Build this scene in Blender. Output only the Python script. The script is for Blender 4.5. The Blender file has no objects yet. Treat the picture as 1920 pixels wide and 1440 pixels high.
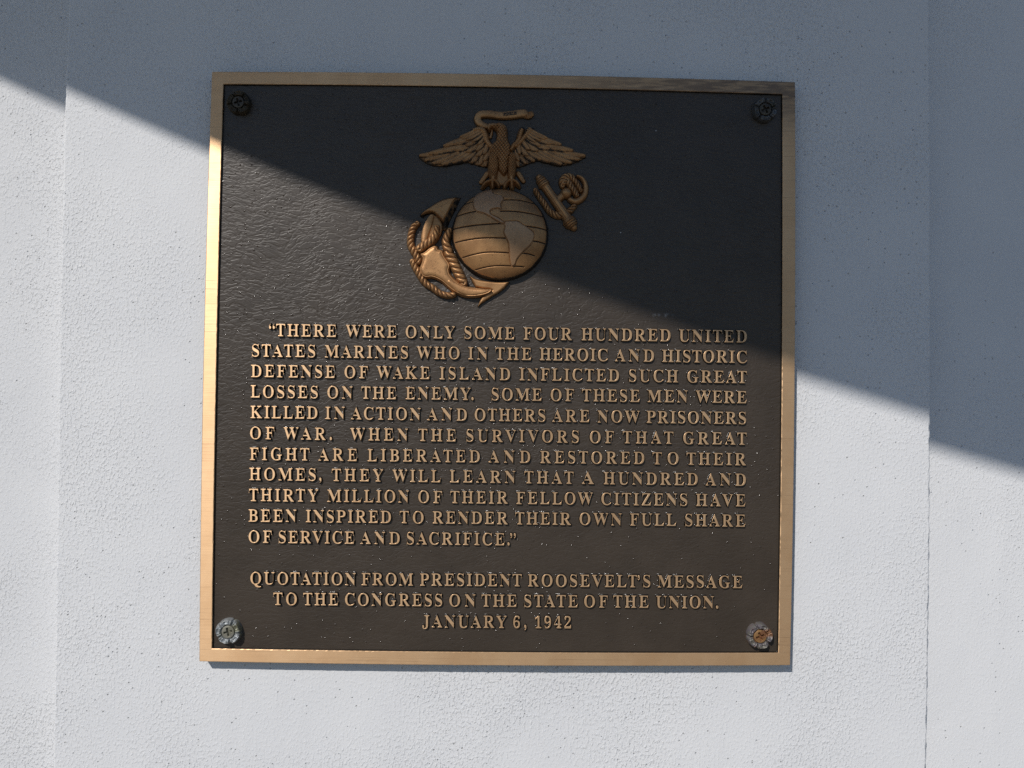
import bpy, math, random
import numpy as np
from mathutils import Vector, Matrix
from mathutils.geometry import tessellate_polygon

C = bpy.context.scene
R = math.radians
rng = np.random.default_rng(7)
random.seed(7)

# ------------------------------------------------------------------ camera, sky, sun, exposure
CAM_LOC = (-0.00048, -0.61977, -0.02339)
CAM_ROT = (1.58878612, -0.01314927, -0.01541618)
FPX = 1493.0                                   # focal length in pixels of a 1920 px wide picture
cam = bpy.data.cameras.new('camera')
cam.sensor_width = 36.0
cam.lens = FPX / 1920 * 36.0
cam.clip_start, cam.clip_end = 0.01, 200
cam_ob = bpy.data.objects.new('camera', cam)
C.collection.objects.link(cam_ob)
# the wall's own frame puts its front at y = 0 and the plaque's face at y = -T
T = 0.0115                                     # plaque thickness
REL = 0.0022                                   # how far border and letters stand over the field
YF = -(T - REL)                                # the field
cam_ob.location = (CAM_LOC[0], CAM_LOC[1] - T, CAM_LOC[2])
cam_ob.rotation_euler = CAM_ROT
C.camera = cam_ob

SUN = Vector((-0.393, -0.724, 0.599)).normalized()      # towards the sun
world = bpy.data.worlds.new('World')
C.world = world
world.use_nodes = True
wn = world.node_tree
sky = wn.nodes.new('ShaderNodeTexSky')
sky.sky_type = 'NISHITA'
sky.sun_disc = False
sky.sun_elevation = math.asin(SUN.z)
sky.sun_rotation = math.atan2(SUN.x, SUN.y)
sky.air_density = 1.0
sky.dust_density = 0.1
sky.ozone_density = 5.6
wn.links.new(sky.outputs[0], wn.nodes['Background'].inputs[0])
wn.nodes['Background'].inputs[1].default_value = 0.1
sl = bpy.data.lights.new('sun', 'SUN')
sl.energy = 5.0
sl.angle = R(0.53)
sl.color = (1.0, 0.955, 0.90)
so = bpy.data.objects.new('sun', sl)
so.rotation_euler = SUN.to_track_quat('Z', 'Y').to_euler()
so.location = SUN * 5
C.collection.objects.link(so)
C.view_settings.view_transform = 'Standard'
C.view_settings.look = 'None'
C.view_settings.exposure = -0.75
C.view_settings.gamma = 1.0
C.view_settings.use_curve_mapping = False
C.cycles.use_denoising = False
C.cycles.max_bounces = 8

# ------------------------------------------------------------------ helpers
ROT = np.array(cam_ob.rotation_euler.to_matrix())
CL = np.array(cam_ob.location)

def ray_to(px, py, y):
    """where the photograph's pixel meets the vertical plane at depth y"""
    px, py = np.asarray(px, float), np.asarray(py, float)
    d = np.stack([(px - 960) / FPX, (720 - py) / FPX, -np.ones_like(px)], -1) @ ROT.T
    k = (y - CL[1]) / d[..., 1]
    return CL + d * k[..., None]

def pts_at(pts, y):
    a = np.array(pts, float)
    return ray_to(a[:, 0], a[:, 1], y)

PXM = 0.457 / 1100.0                            # metres per picture pixel on the plaque

def link(name, me, parent=None, mats=()):
    o = bpy.data.objects.new(name, me)
    C.collection.objects.link(o)
    for m in mats:
        me.materials.append(m)
    if parent is not None:
        o.parent = parent
    return o

def mesh_np(name, verts, faces, mi=None, smooth=True):
    """verts n x 3, faces list of tuples or an m x 4 array"""
    me = bpy.data.meshes.new(name)
    if isinstance(faces, np.ndarray):
        me.vertices.add(len(verts))
        me.vertices.foreach_set('co', np.asarray(verts, np.float32).ravel())
        k = faces.shape[1]
        me.loops.add(faces.size)
        me.loops.foreach_set('vertex_index', faces.astype(np.int32).ravel())
        me.polygons.add(len(faces))
        me.polygons.foreach_set('loop_start', np.arange(0, faces.size, k, dtype=np.int32))
        me.polygons.foreach_set('loop_total', np.full(len(faces), k, np.int32))
        me.update(calc_edges=True)
        me.validate()
    else:
        me.from_pydata([tuple(map(float, v)) for v in verts], [], faces)
        me.update()
    if mi is not None:
        me.polygons.foreach_set('material_index', np.asarray(mi, np.int32))
    me.polygons.foreach_set('use_smooth', np.full(len(me.polygons), smooth, bool))
    return me

def tag(o, label=None, cat=None, group=None, kind=None):
    for k, v in (('label', label), ('category', cat), ('group', group), ('kind', kind)):
        if v:
            o[k] = v
    return o

def empty(name, loc):
    o = bpy.data.objects.new(name, None)
    o.empty_display_size = 0.02
    o.location = loc
    C.collection.objects.link(o)
    return o

def offset_poly(P, dx, dz=None):
    """push a closed 2-D outline (counter-clockwise = outwards) along its corner normals"""
    dz = dx if dz is None else dz
    P = np.asarray(P, float)
    a = P - np.roll(P, 1, 0)
    b = np.roll(P, -1, 0) - P
    na = np.stack([a[:, 1], -a[:, 0]], 1); na /= np.linalg.norm(na, axis=1)[:, None] + 1e-12
    nb = np.stack([b[:, 1], -b[:, 0]], 1); nb /= np.linalg.norm(nb, axis=1)[:, None] + 1e-12
    m = na + nb
    l = np.linalg.norm(m, axis=1)
    m = m / np.maximum(l, 1e-6)[:, None]
    k = 1.0 / np.maximum((m * na).sum(1), 0.55)
    return P + m * k[:, None] * np.array([dx, dz])

# ------------------------------------------------------------------ node materials
class Mat:
    def __init__(self, name):
        self.m = bpy.data.materials.new(name)
        self.m.use_nodes = True
        self.t = self.m.node_tree
        self.b = self.t.nodes['Principled BSDF']
        self.tc = self.t.nodes.new('ShaderNodeTexCoord').outputs['Object']
    def n(self, kind, ins=None, **props):
        nd = self.t.nodes.new('ShaderNode' + kind)
        for k, v in props.items():
            setattr(nd, k, v)
        for k, v in (ins or {}).items():
            s = nd.inputs[k]
            if hasattr(v, 'is_output') or isinstance(v, bpy.types.NodeSocket):
                self.t.links.new(v, s)
            else:
                s.default_value = v
        return nd
    def math(self, op, a, b=0.0, c=None, clamp=False):
        ins = {0: a, 1: b}
        if c is not None:
            ins[2] = c
        return self.n('Math', ins, operation=op, use_clamp=clamp).outputs[0]
    def noise(self, scale, detail=2.0, rough=0.5, vec=None, dist=0.0):
        return self.n('TexNoise', {'Vector': vec or self.tc, 'Scale': scale, 'Detail': detail,
                                   'Roughness': rough, 'Distortion': dist}).outputs
    def scaled(self, sx, sy, sz, vec=None, rot=(0, 0, 0)):
        return self.n('Mapping', {'Vector': vec or self.tc, 'Scale': (sx, sy, sz), 'Rotation': rot}).outputs[0]
    def ramp(self, x, a, b, lo=0.0, hi=1.0):
        return self.n('MapRange', {'Value': x, 'From Min': a, 'From Max': b, 'To Min': lo, 'To Max': hi},
                      interpolation_type='SMOOTHSTEP').outputs[0]
    def mix(self, f, a, b):
        nd = self.n('Mix', data_type='RGBA')
        for i, v in ((0, f), (6, a), (7, b)):
            if isinstance(v, bpy.types.NodeSocket):
                self.t.links.new(v, nd.inputs[i])
            else:
                nd.inputs[i].default_value = v if i == 0 else (*v, 1)
        return nd.outputs[2]
    def bump(self, h, dist, strength=1.0, normal=None):
        ins = {'Height': h, 'Distance': dist, 'Strength': strength}
        if normal is not None:
            ins['Normal'] = normal
        return self.n('Bump', ins).outputs[0]
    def set(self, **kw):
        for k, v in kw.items():
            s = self.b.inputs[k.replace('_', ' ')]
            if isinstance(v, bpy.types.NodeSocket):
                self.t.links.new(v, s)
            else:
                s.default_value = v
        return self.m

# painted stucco: fine grain, blisters, pits, trowel unevenness
def stucco(name, grain, seed, rough_low, pale=1.0):
    M = Mat(name)
    v = M.n('VectorMath', {0: M.tc, 1: (seed, seed * 1.7, seed * 0.6)}, operation='ADD').outputs[0]
    sv = M.scaled(1.0, 1.0, 0.72, v)
    g1 = M.noise(520, 3, 0.55, sv, 0.3)[0]
    g2 = M.noise(1300, 2, 0.5, sv)[0]
    area = M.ramp(M.noise(7, 2, 0.5, v)[0], 0.38, 0.66, 0.35, 1.0)
    sep = M.n('SeparateXYZ', {0: M.tc}).outputs
    low = M.ramp(sep[2], 0.05, -0.30, 0.75, rough_low)          # rougher towards the foot of the panel
    amp = M.math('MULTIPLY', area, low)
    lump = M.ramp(g1, 0.45, 0.75)
    h = M.math('ADD', M.math('MULTIPLY', lump, 0.9), M.math('MULTIPLY', g2, 0.35))
    h = M.math('MULTIPLY', h, amp)
    vo = M.n('TexVoronoi', {'Vector': v, 'Scale': 310, 'Randomness': 1.0}, feature='F1').outputs
    pick = M.math('GREATER_THAN', M.n('SeparateColor', {0: vo['Color']}).outputs[0], M.ramp(M.noise(4.5, 2, 0.5, v)[0], 0.40, 0.60, 0.84, 0.998))
    pit = M.math('MULTIPLY', M.ramp(vo['Distance'], 0.24, 0.08), pick)
    h = M.math('SUBTRACT', h, M.math('MULTIPLY', pit, 1.1))
    trowel = M.noise(16, 3, 0.5, M.scaled(1.0, 1, 0.45, v), 0.6)[0]
    n1 = M.bump(trowel, 0.0035, 0.35)
    n2 = M.bump(h, 0.00068 * grain, 1.0, n1)
    tone = M.noise(11, 4, 0.55, v)[0]
    col = M.mix(M.ramp(tone, 0.3, 0.75), tuple(pale * c for c in (0.757, 0.764, 0.778)), tuple(pale * c for c in (0.792, 0.797, 0.806)))
    dirt = M.math('MULTIPLY', pit, 0.28)
    col = M.mix(dirt, col, (0.36, 0.36, 0.36))
    return M.set(Base_Color=col, Roughness=0.85, Normal=n2, Specular_IOR_Level=0.25)

MAT_STUCCO = stucco('white_stucco', 1.0, 0.0, 1.15)
MAT_STUCCO_B = stucco('white_stucco_recess', 0.75, 3.1, 0.8)
MAT_STUCCO_L = stucco('white_stucco_side', 1.15, 5.3, 1.15, 0.955)

# brushed bronze: grooves run along x on every face the factory belt passed over
def bronze(name, c0, c1, rough, aniso, groove):
    M = Mat(name)
    lines = M.noise(1.0, 4, 0.65, M.scaled(14, 40, 1150))[0]
    lines2 = M.noise(1.0, 3, 0.6, M.scaled(45, 60, 620, rot=(0, 0.010, 0)))[0]
    blot = M.noise(42, 4, 0.6)[0]
    wear = M.noise(9, 3, 0.55)[0]
    col = M.mix(M.ramp(blot, 0.3, 0.7), c0, c1)
    scr = M.ramp(lines, 0.57, 0.72)
    col = M.mix(M.math('MULTIPLY', scr, 0.38), col, (0.16, 0.085, 0.045))
    # tarnish that has crept in from the upper right corner (local x, z), and the paler rubbed end at the upper left
    sx = M.n('SeparateXYZ', {0: M.tc}).outputs
    tz = M.ramp(sx[2], 0.405, 0.452)
    tx = M.ramp(sx[0], -0.12, 0.20)
    tn = M.math('MULTIPLY', M.math('MULTIPLY', tz, tx), M.ramp(M.noise(1, 3, 0.6, M.scaled(60, 60, 500))[0], 0.30, 0.62, 0.45, 1.0))
    col = M.mix(M.math('MULTIPLY', tn, 0.82), col, (0.135, 0.095, 0.075))
    # tarnish spots
    sp = M.n('TexVoronoi', {'Vector': M.tc, 'Scale': 130}, feature='F1').outputs
    pk = M.math('GREATER_THAN', M.n('SeparateColor', {0: sp['Color']}).outputs[1], 0.93)
    spot = M.math('MULTIPLY', M.ramp(sp['Distance'], 0.22, 0.10), pk)
    col = M.mix(M.math('MULTIPLY', spot, 0.8), col, (0.10, 0.06, 0.04))
    r = M.math('ADD', M.math('MULTIPLY', wear, 0.14), rough - 0.07)
    hh = M.math('ADD', lines, M.math('MULTIPLY', lines2, 0.7))
    nrm = M.bump(hh, 0.00006, groove)
    tan = M.n('CombineXYZ', {0: 0.0, 1: 0.0, 2: 1.0}).outputs[0]
    return M.set(Base_Color=col, Metallic=0.60, Roughness=r, Specular_IOR_Level=0.7, Anisotropic=aniso, Tangent=tan, Normal=nrm)

MAT_BRONZE = bronze('brushed_bronze', (0.70, 0.44, 0.235), (0.78, 0.51, 0.285), 0.41, 0.78, 0.5)

# cast bronze of the emblem with the field's brown coat and shade painted into the low places (a vertex attribute)
def cast_bronze(name, c0, c1):
    M = Mat(name)
    pa = M.n('Attribute', attribute_name='paint_shade').outputs['Fac']
    blot = M.noise(70, 4, 0.6)[0]
    fine = M.noise(1500, 2, 0.6)[0]
    col = M.mix(M.ramp(blot, 0.32, 0.68), c0, c1)
    sp = M.n('TexVoronoi', {'Vector': M.tc, 'Scale': 480}, feature='F1').outputs
    pk = M.math('GREATER_THAN', M.n('SeparateColor', {0: sp['Color']}).outputs[1], 0.72)
    spot = M.math('MULTIPLY', M.ramp(sp['Distance'], 0.30, 0.10), pk)
    col = M.mix(M.math('MULTIPLY', spot, 0.55), col, (0.07, 0.04, 0.025))
    pm = M.ramp(M.math('ADD', pa, M.math('MULTIPLY', M.math('SUBTRACT', M.noise(300, 3, 0.6)[0], 0.5), 0.8)), 0.35, 0.65)
    col = M.mix(pm, col, (0.018, 0.014, 0.011))
    met = M.math('MULTIPLY', M.math('SUBTRACT', 1.0, pm), 0.60)
    nrm = M.bump(fine, 0.00012, 0.6)
    return M.set(Base_Color=col, Metallic=met, Roughness=0.47, Normal=nrm)
MAT_CAST = cast_bronze('cast_bronze', (0.36, 0.188, 0.080), (0.50, 0.275, 0.120))
MAT_RUBBED = cast_bronze('rubbed_bronze', (0.41, 0.245, 0.135), (0.50, 0.305, 0.170))

# dark brown leather-grain paint of the field
def field_paint(name, strength):
    M = Mat(name)
    warp = M.noise(14, 2, 0.5)[1]
    wv = M.n('VectorMath', {0: M.n('VectorMath', {0: warp, 1: (0.5, 0.5, 0.5)}, operation='SUBTRACT').outputs[0],
                            'Scale': 0.030}, operation='SCALE').outputs[0]
    v = M.n('VectorMath', {0: M.tc, 1: wv}, operation='ADD').outputs[0]
    def ridges(vec, scale, w):
        n = M.noise(scale, 2.5, 0.5, vec, 0.5)[0]
        return M.ramp(M.math('ABSOLUTE', M.math('SUBTRACT', n, 0.5)), 0.0, w)
    a = ridges(M.scaled(0.50, 1, 1.25, v, (0, 0.10, 0)), 165, 0.085)
    b = ridges(M.scaled(0.55, 1, 1.5, v, (0, -0.75, 0)), 190, 0.075)
    c = M.noise(420, 3, 0.6, v)[0]
    wsel = M.ramp(M.noise(9, 2, 0.5)[0], 0.40, 0.60)
    h = M.math('ADD', M.math('MULTIPLY', a, wsel), M.math('MULTIPLY', b, M.math('SUBTRACT', 1.25, wsel)))
    h = M.math('ADD', h, M.math('MULTIPLY', c, 0.55))
    sep = M.n('SeparateXYZ', {0: M.tc}).outputs
    # the casting sand was smoother towards the foot of the plaque (local z counts from the foot)
    fade = M.ramp(sep[2], 0.02, 0.20, 0.42, 1.0)
    h = M.math('MULTIPLY', h, fade)
    nrm = M.bump(h, 0.00042, strength)
    # grains of sand left standing under the glossy coat
    gv = M.n('TexVoronoi', {'Vector': M.tc, 'Scale': 300}, feature='F1').outputs
    gp = M.math('GREATER_THAN', M.n('SeparateColor', {0: gv['Color']}).outputs[2], 0.75)
    gd = M.math('MULTIPLY', M.ramp(gv['Distance'], 0.26, 0.0), gp)
    nrm = M.bump(gd, 0.00036, 1.0, nrm)
    rough = M.n('MapRange', {'Value': M.math('GREATER_THAN', gd, 0.02), 'To Min': 0.43, 'To Max': 0.16}).outputs[0]
    tone = M.noise(30, 4, 0.6)[0]
    col = M.mix(M.ramp(tone, 0.3, 0.7), (0.043, 0.0315, 0.0220), (0.054, 0.0400, 0.0285))
    # chalky flecks
    sp = M.n('TexVoronoi', {'Vector': M.tc, 'Scale': 75}, feature='F1').outputs
    pk = M.math('GREATER_THAN', M.n('SeparateColor', {0: sp['Color']}).outputs[0], 0.955)
    fl = M.math('MULTIPLY', M.ramp(sp['Distance'], 0.055, 0.03), pk)
    col = M.mix(fl, col, (0.45, 0.45, 0.44))
    # two chalky deposits
    for cx, cz, rx, rz in ((-0.0375, 0.2900, 0.022, 0.0055), (0.1255, 0.2735, 0.013, 0.0025)):
        dv = M.n('Mapping', {'Vector': M.tc, 'Location': (-cx / rx, 0, -cz / rz), 'Scale': (1 / rx, 0.0, 1 / rz)}).outputs[0]
        dd = M.n('VectorMath', {0: dv}, operation='LENGTH').outputs[1]
        chalk = M.math('MULTIPLY', M.ramp(dd, 1.0, 0.1), M.ramp(M.noise(330, 4, 0.65)[0], 0.48, 0.66))
        col = M.mix(M.math('MULTIPLY', chalk, 0.55), col, (0.30, 0.31, 0.33))
    return M.set(Base_Color=col, Roughness=rough, Normal=nrm, Specular_IOR_Level=0.52)
MAT_FIELD = field_paint('leather_grain_paint', 0.27)

def side_paint():
    M = Mat('edge_paint')
    g = M.noise(900, 2, 0.5)[0]
    return M.set(Base_Color=(0.020, 0.016, 0.012, 1), Roughness=0.17, Normal=M.bump(g, 0.00035, 0.8))
MAT_SIDE = side_paint()

def screw_mat(name, c0, c1, c2, met, rough):
    M = Mat(name)
    n = M.noise(260, 4, 0.6)[0]
    k = M.noise(120, 3, 0.5)[0]
    col = M.mix(M.ramp(n, 0.35, 0.62), c0, c1)
    col = M.mix(M.ramp(k, 0.48, 0.62), col, c2)
    return M.set(Base_Color=col, Metallic=met, Roughness=rough, Normal=M.bump(n, 0.0002, 0.4))

# ------------------------------------------------------------------ the wall
REC_L, REC_R = 0.023, 0.030                     # how deep the two side bays are set back
L_EDGE = [(131, -160), (129.5, 0), (121, 190), (112, 560), (106, 1000), (99, 1440), (95, 1600)]
R_EDGE = [(1741, -160), (1742, 0), (1745, 320), (1745.5, 700), (1743, 1100), (1737, 1440), (1733, 1600)]
ZT, ZB = 0.95, -1.45

def edge_line(pts):
    w = pts_at(pts, 0.0)
    z = w[:, 2]
    o = np.argsort(z)
    zs = np.concatenate([[ZB], np.linspace(z.min(), z.max(), 60), [ZT]])
    xs = np.interp(zs, z[o], w[o, 0])
    return zs, xs

def wander(zs, a, s):
    r = np.random.default_rng(s)
    return np.interp(zs, np.linspace(ZB, ZT, 700), r.normal(0, a, 700))

wall = tag(empty('wall', (0, 0, ZB)), 'white painted stucco wall with a raised middle bay behind the plaque', 'wall')
WO = np.array([0, 0, ZB])

def panel():
    zl, xl = edge_line(L_EDGE)
    zr, xr = edge_line(R_EDGE)
    zs = np.unique(np.concatenate([np.linspace(ZB, -0.4, 8), np.linspace(-0.4, 0.4, 420), np.linspace(0.4, ZT, 8)]))
    xl = np.interp(zs, zl, xl) + wander(zs, 0.00025, 1)
    xr = np.interp(zs, zr, xr) + wander(zs, 0.0003, 2)
    # section from the left return, over the rounded arris, across, to the right return
    e = 0.0016
    k0 = 0.004 * np.ones_like(zs)
    cols = [(xl, 0.06), (xl, e), (xl + e * 0.3, e * 0.3), (xl + e, 0.0), (-0.33 + k0, 0.0), (-0.1 + k0, 0.0), (0.1 + k0, 0.0), (0.315 + k0, 0.0), (xr - e, 0.0), (xr - e * 0.3, e * 0.3), (xr, e), (xr, 0.06)]
    V = np.stack([np.stack([x, np.full_like(zs, y), zs], 1) for x, y in cols], 1)      # n, 8, 3
    n, k = V.shape[:2]
    idx = np.arange(n * k).reshape(n, k)
    F = np.stack([idx[:-1, :-1], idx[:-1, 1:], idx[1:, 1:], idx[1:, :-1]], -1).reshape(-1, 4)
    me = mesh_np('raised_bay', V.reshape(-1, 3) - WO, F, smooth=True)
    fl = np.arange(len(F)) % 11
    me.polygons.foreach_set('use_smooth', (fl < 3) | (fl > 7))
    return link('raised_bay', me, wall, [MAT_STUCCO])
panel()

def bay(x0, x1, y, name, mat):
    V = [(x0, y, ZB), (x1, y, ZB), (x1, y, ZT), (x0, y, ZT), (x0, y + 0.1, ZB), (x1, y + 0.1, ZB), (x1, y + 0.1, ZT), (x0, y + 0.1, ZT)]
    F = [(0, 1, 2, 3), (5, 4, 7, 6), (4, 0, 3, 7), (1, 5, 6, 2), (3, 2, 6, 7), (4, 5, 1, 0)]
    me = mesh_np(name, np.array(V) - WO, F, smooth=False)
    return link(name, me, wall, [mat])
bay(-1.9, -0.25, REC_L, 'recessed_bay', MAT_STUCCO_L)
bay(0.25, 1.9, REC_R, 'recessed_bay', MAT_STUCCO_B)

# pavement in front of the wall: throws its light back up
me = mesh_np('pavement', [(-9, 0.2, ZB), (9, 0.2, ZB), (9, -14, ZB), (-9, -14, ZB)], [(0, 3, 2, 1)], smooth=False)
PM = Mat('concrete')
pv = link('pavement', me, None, [PM.set(Base_Color=PM.mix(PM.noise(6, 5, 0.6)[0], (0.14, 0.128, 0.11), (0.19, 0.17, 0.145)), Roughness=0.9)])
tag(pv, kind='structure')

# unseen beam added over the wall, shaped to throw the slanting shadow across the plaque
pa = ray_to(127, 171, 0.0)
pb = ray_to(1745, 785, 0.0)
s = np.array(SUN)
ea, eb = pa + s * 1.15, pb + s * 1.50
d = eb - ea
ea, eb = ea - d * 1.1, eb + d * 0.9
top = np.array([0, 0.0, 0.075])
wa, wb = ea.copy(), eb.copy()
BACK = 0.58
wa[1] += BACK; wb[1] += BACK
wa[2] += 0.03; wb[2] += 0.03
NB = 60
tt = np.linspace(0, 1, NB)
u0, u1 = 1.1 / 3.0, 2.1 / 3.0                    # the stretch of the edge whose shadow is seen
sag = 0.013 * np.clip(1 - ((tt - (u0 + u1) / 2) / ((u1 - u0) / 2)) ** 2, -3.0, 1)
EL = ea + (eb - ea) * tt[:, None]; EL[:, 2] -= sag
WL = wa + (wb - wa) * tt[:, None]
V = np.stack([EL, WL, WL + top, EL + top], 1).reshape(-1, 3)
F = [(4 * k + a, 4 * k + (a + 1) % 4, 4 * k + 4 + (a + 1) % 4, 4 * k + 4 + a) for k in range(NB - 1) for a in range(4)]
F += [(0, 3, 2, 1), tuple(4 * (NB - 1) + a for a in range(4))]
EM = Mat('beam_paint')
ro = link('shadow_beam', mesh_np('shadow_beam', V, F, smooth=False), None,
          [EM.set(Base_Color=EM.mix(EM.noise(9, 3, 0.5)[0], (0.55, 0.55, 0.54), (0.62, 0.62, 0.61)), Roughness=0.7)])
tag(ro, 'unseen sloping beam added above the wall to throw the slanting shadow', 'beam')

# ------------------------------------------------------------------ the plaque
def bowed(corners, bows, n=28):
    out = []
    for i in range(4):
        a, b = np.array(corners[i], float), np.array(corners[(i + 1) % 4], float)
        for k in range(n):
            t = k / n
            out.append(a + (b - a) * t + 4 * t * (1 - t) * np.array(bows[i]))
    return np.array(out)

OUT_PX = bowed([(397.5, 134.5), (373.8, 1240), (1481.4, 1247), (1490.7, 153.9)],
               [(-4.5, 0), (0, 4), (4.0, 0), (0, -5)])
IN_PX = bowed([(418.5, 157.3), (397, 1216.2), (1459.5, 1224.3), (1467.3, 176.2)],
              [(-2.5, 0), (0, 3), (3.0, 0), (0, -4)])
OUT = ray_to(OUT_PX[:, 0], OUT_PX[:, 1], -T)[:, [0, 2]]       # counter-clockwise seen from the front
INN = ray_to(IN_PX[:, 0], IN_PX[:, 1], -T)[:, [0, 2]]

foot = np.array([(OUT[:, 0].min() + OUT[:, 0].max()) / 2, 0.0, OUT[:, 1].min()])
plaque = tag(empty('plaque', tuple(foot)),
             'square dark brown bronze memorial plaque with raised lettering and an eagle, globe and anchor emblem', 'plaque')

def rings_to_mesh(name, rings, mis, closed=False):
    """rings: list of (outline n x 2, y) of equal length, joined one after the other"""
    n = len(rings[0][0])
    V = np.concatenate([np.stack([p[:, 0], np.full(n, y), p[:, 1]], 1) for p, y in rings]) - foot
    F, M_ = [], []
    for k in range(len(rings) - 1):
        i = np.arange(n); j = (i + 1) % n
        F.append(np.stack([k * n + i, k * n + j, (k + 1) * n + j, (k + 1) * n + i], 1))
        M_ += [mis[k]] * n
    return V, np.concatenate(F), M_

pm_ = PXM
def rough_edge(P, a, seed):
    r = np.random.default_rng(seed)
    return P + r.normal(0, a, P.shape)
def dense(P, k=7):
    P = np.asarray(P); Q = np.roll(P, -1, 0)
    return np.concatenate([(P + (Q - P) * t / k)[:, None] for t in range(k)], 1).reshape(-1, 2)

OD, ID = dense(OUT), dense(INN)
rings = [(offset_poly(OD, 0.6 * pm_), 0.0), (offset_poly(OD, 0.2 * pm_), -T + 1.0 * pm_),
         (rough_edge(offset_poly(OD, -0.2 * pm_), 0.18 * pm_, 3), -T + 0.25 * pm_),
         (rough_edge(offset_poly(OD, -1.0 * pm_), 0.10 * pm_, 4), -T),
         (rough_edge(offset_poly(ID, 0.9 * pm_), 0.22 * pm_, 5), -T),
         (rough_edge(offset_poly(ID, 0.1 * pm_), 0.22 * pm_, 6), -T + 0.35 * pm_),
         (offset_poly(ID, -0.3 * pm_), -T + 1.2 * pm_), (offset_poly(ID, -0.6 * pm_), YF - 1.7 * pm_), (offset_poly(ID, -0.9 * pm_), YF - 0.75 * pm_), (offset_poly(ID, -1.4 * pm_), YF - 0.22 * pm_), (offset_poly(ID, -2.4 * pm_), YF + 0.0006)]
V, F, mi = rings_to_mesh('frame', rings, [1, 0, 0, 0, 0, 0, 1, 1, 1, 1])
me = mesh_np('frame', V, F, mi, smooth=False)
sm = np.zeros(len(me.polygons), bool); sm[-4 * len(OD):] = True
me.polygons.foreach_set('use_smooth', sm)
frame = link('frame', me, plaque, [MAT_BRONZE, MAT_SIDE])

x0, x1 = INN[:, 0].min() - 0.004, INN[:, 0].max() + 0.004
z0, z1 = INN[:, 1].min() - 0.004, INN[:, 1].max() + 0.004
V = np.array([(x0, YF, z0), (x1, YF, z0), (x1, YF, z1), (x0, YF, z1), (x0, -0.001, z0), (x1, -0.001, z0), (x1, -0.001, z1), (x0, -0.001, z1)]) - foot
link('field', mesh_np('field', V, [(0, 1, 2, 3), (5, 4, 7, 6), (4, 0, 3, 7), (1, 5, 6, 2), (3, 2, 6, 7), (4, 5, 1, 0)], smooth=False), plaque, [MAT_FIELD])

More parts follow.
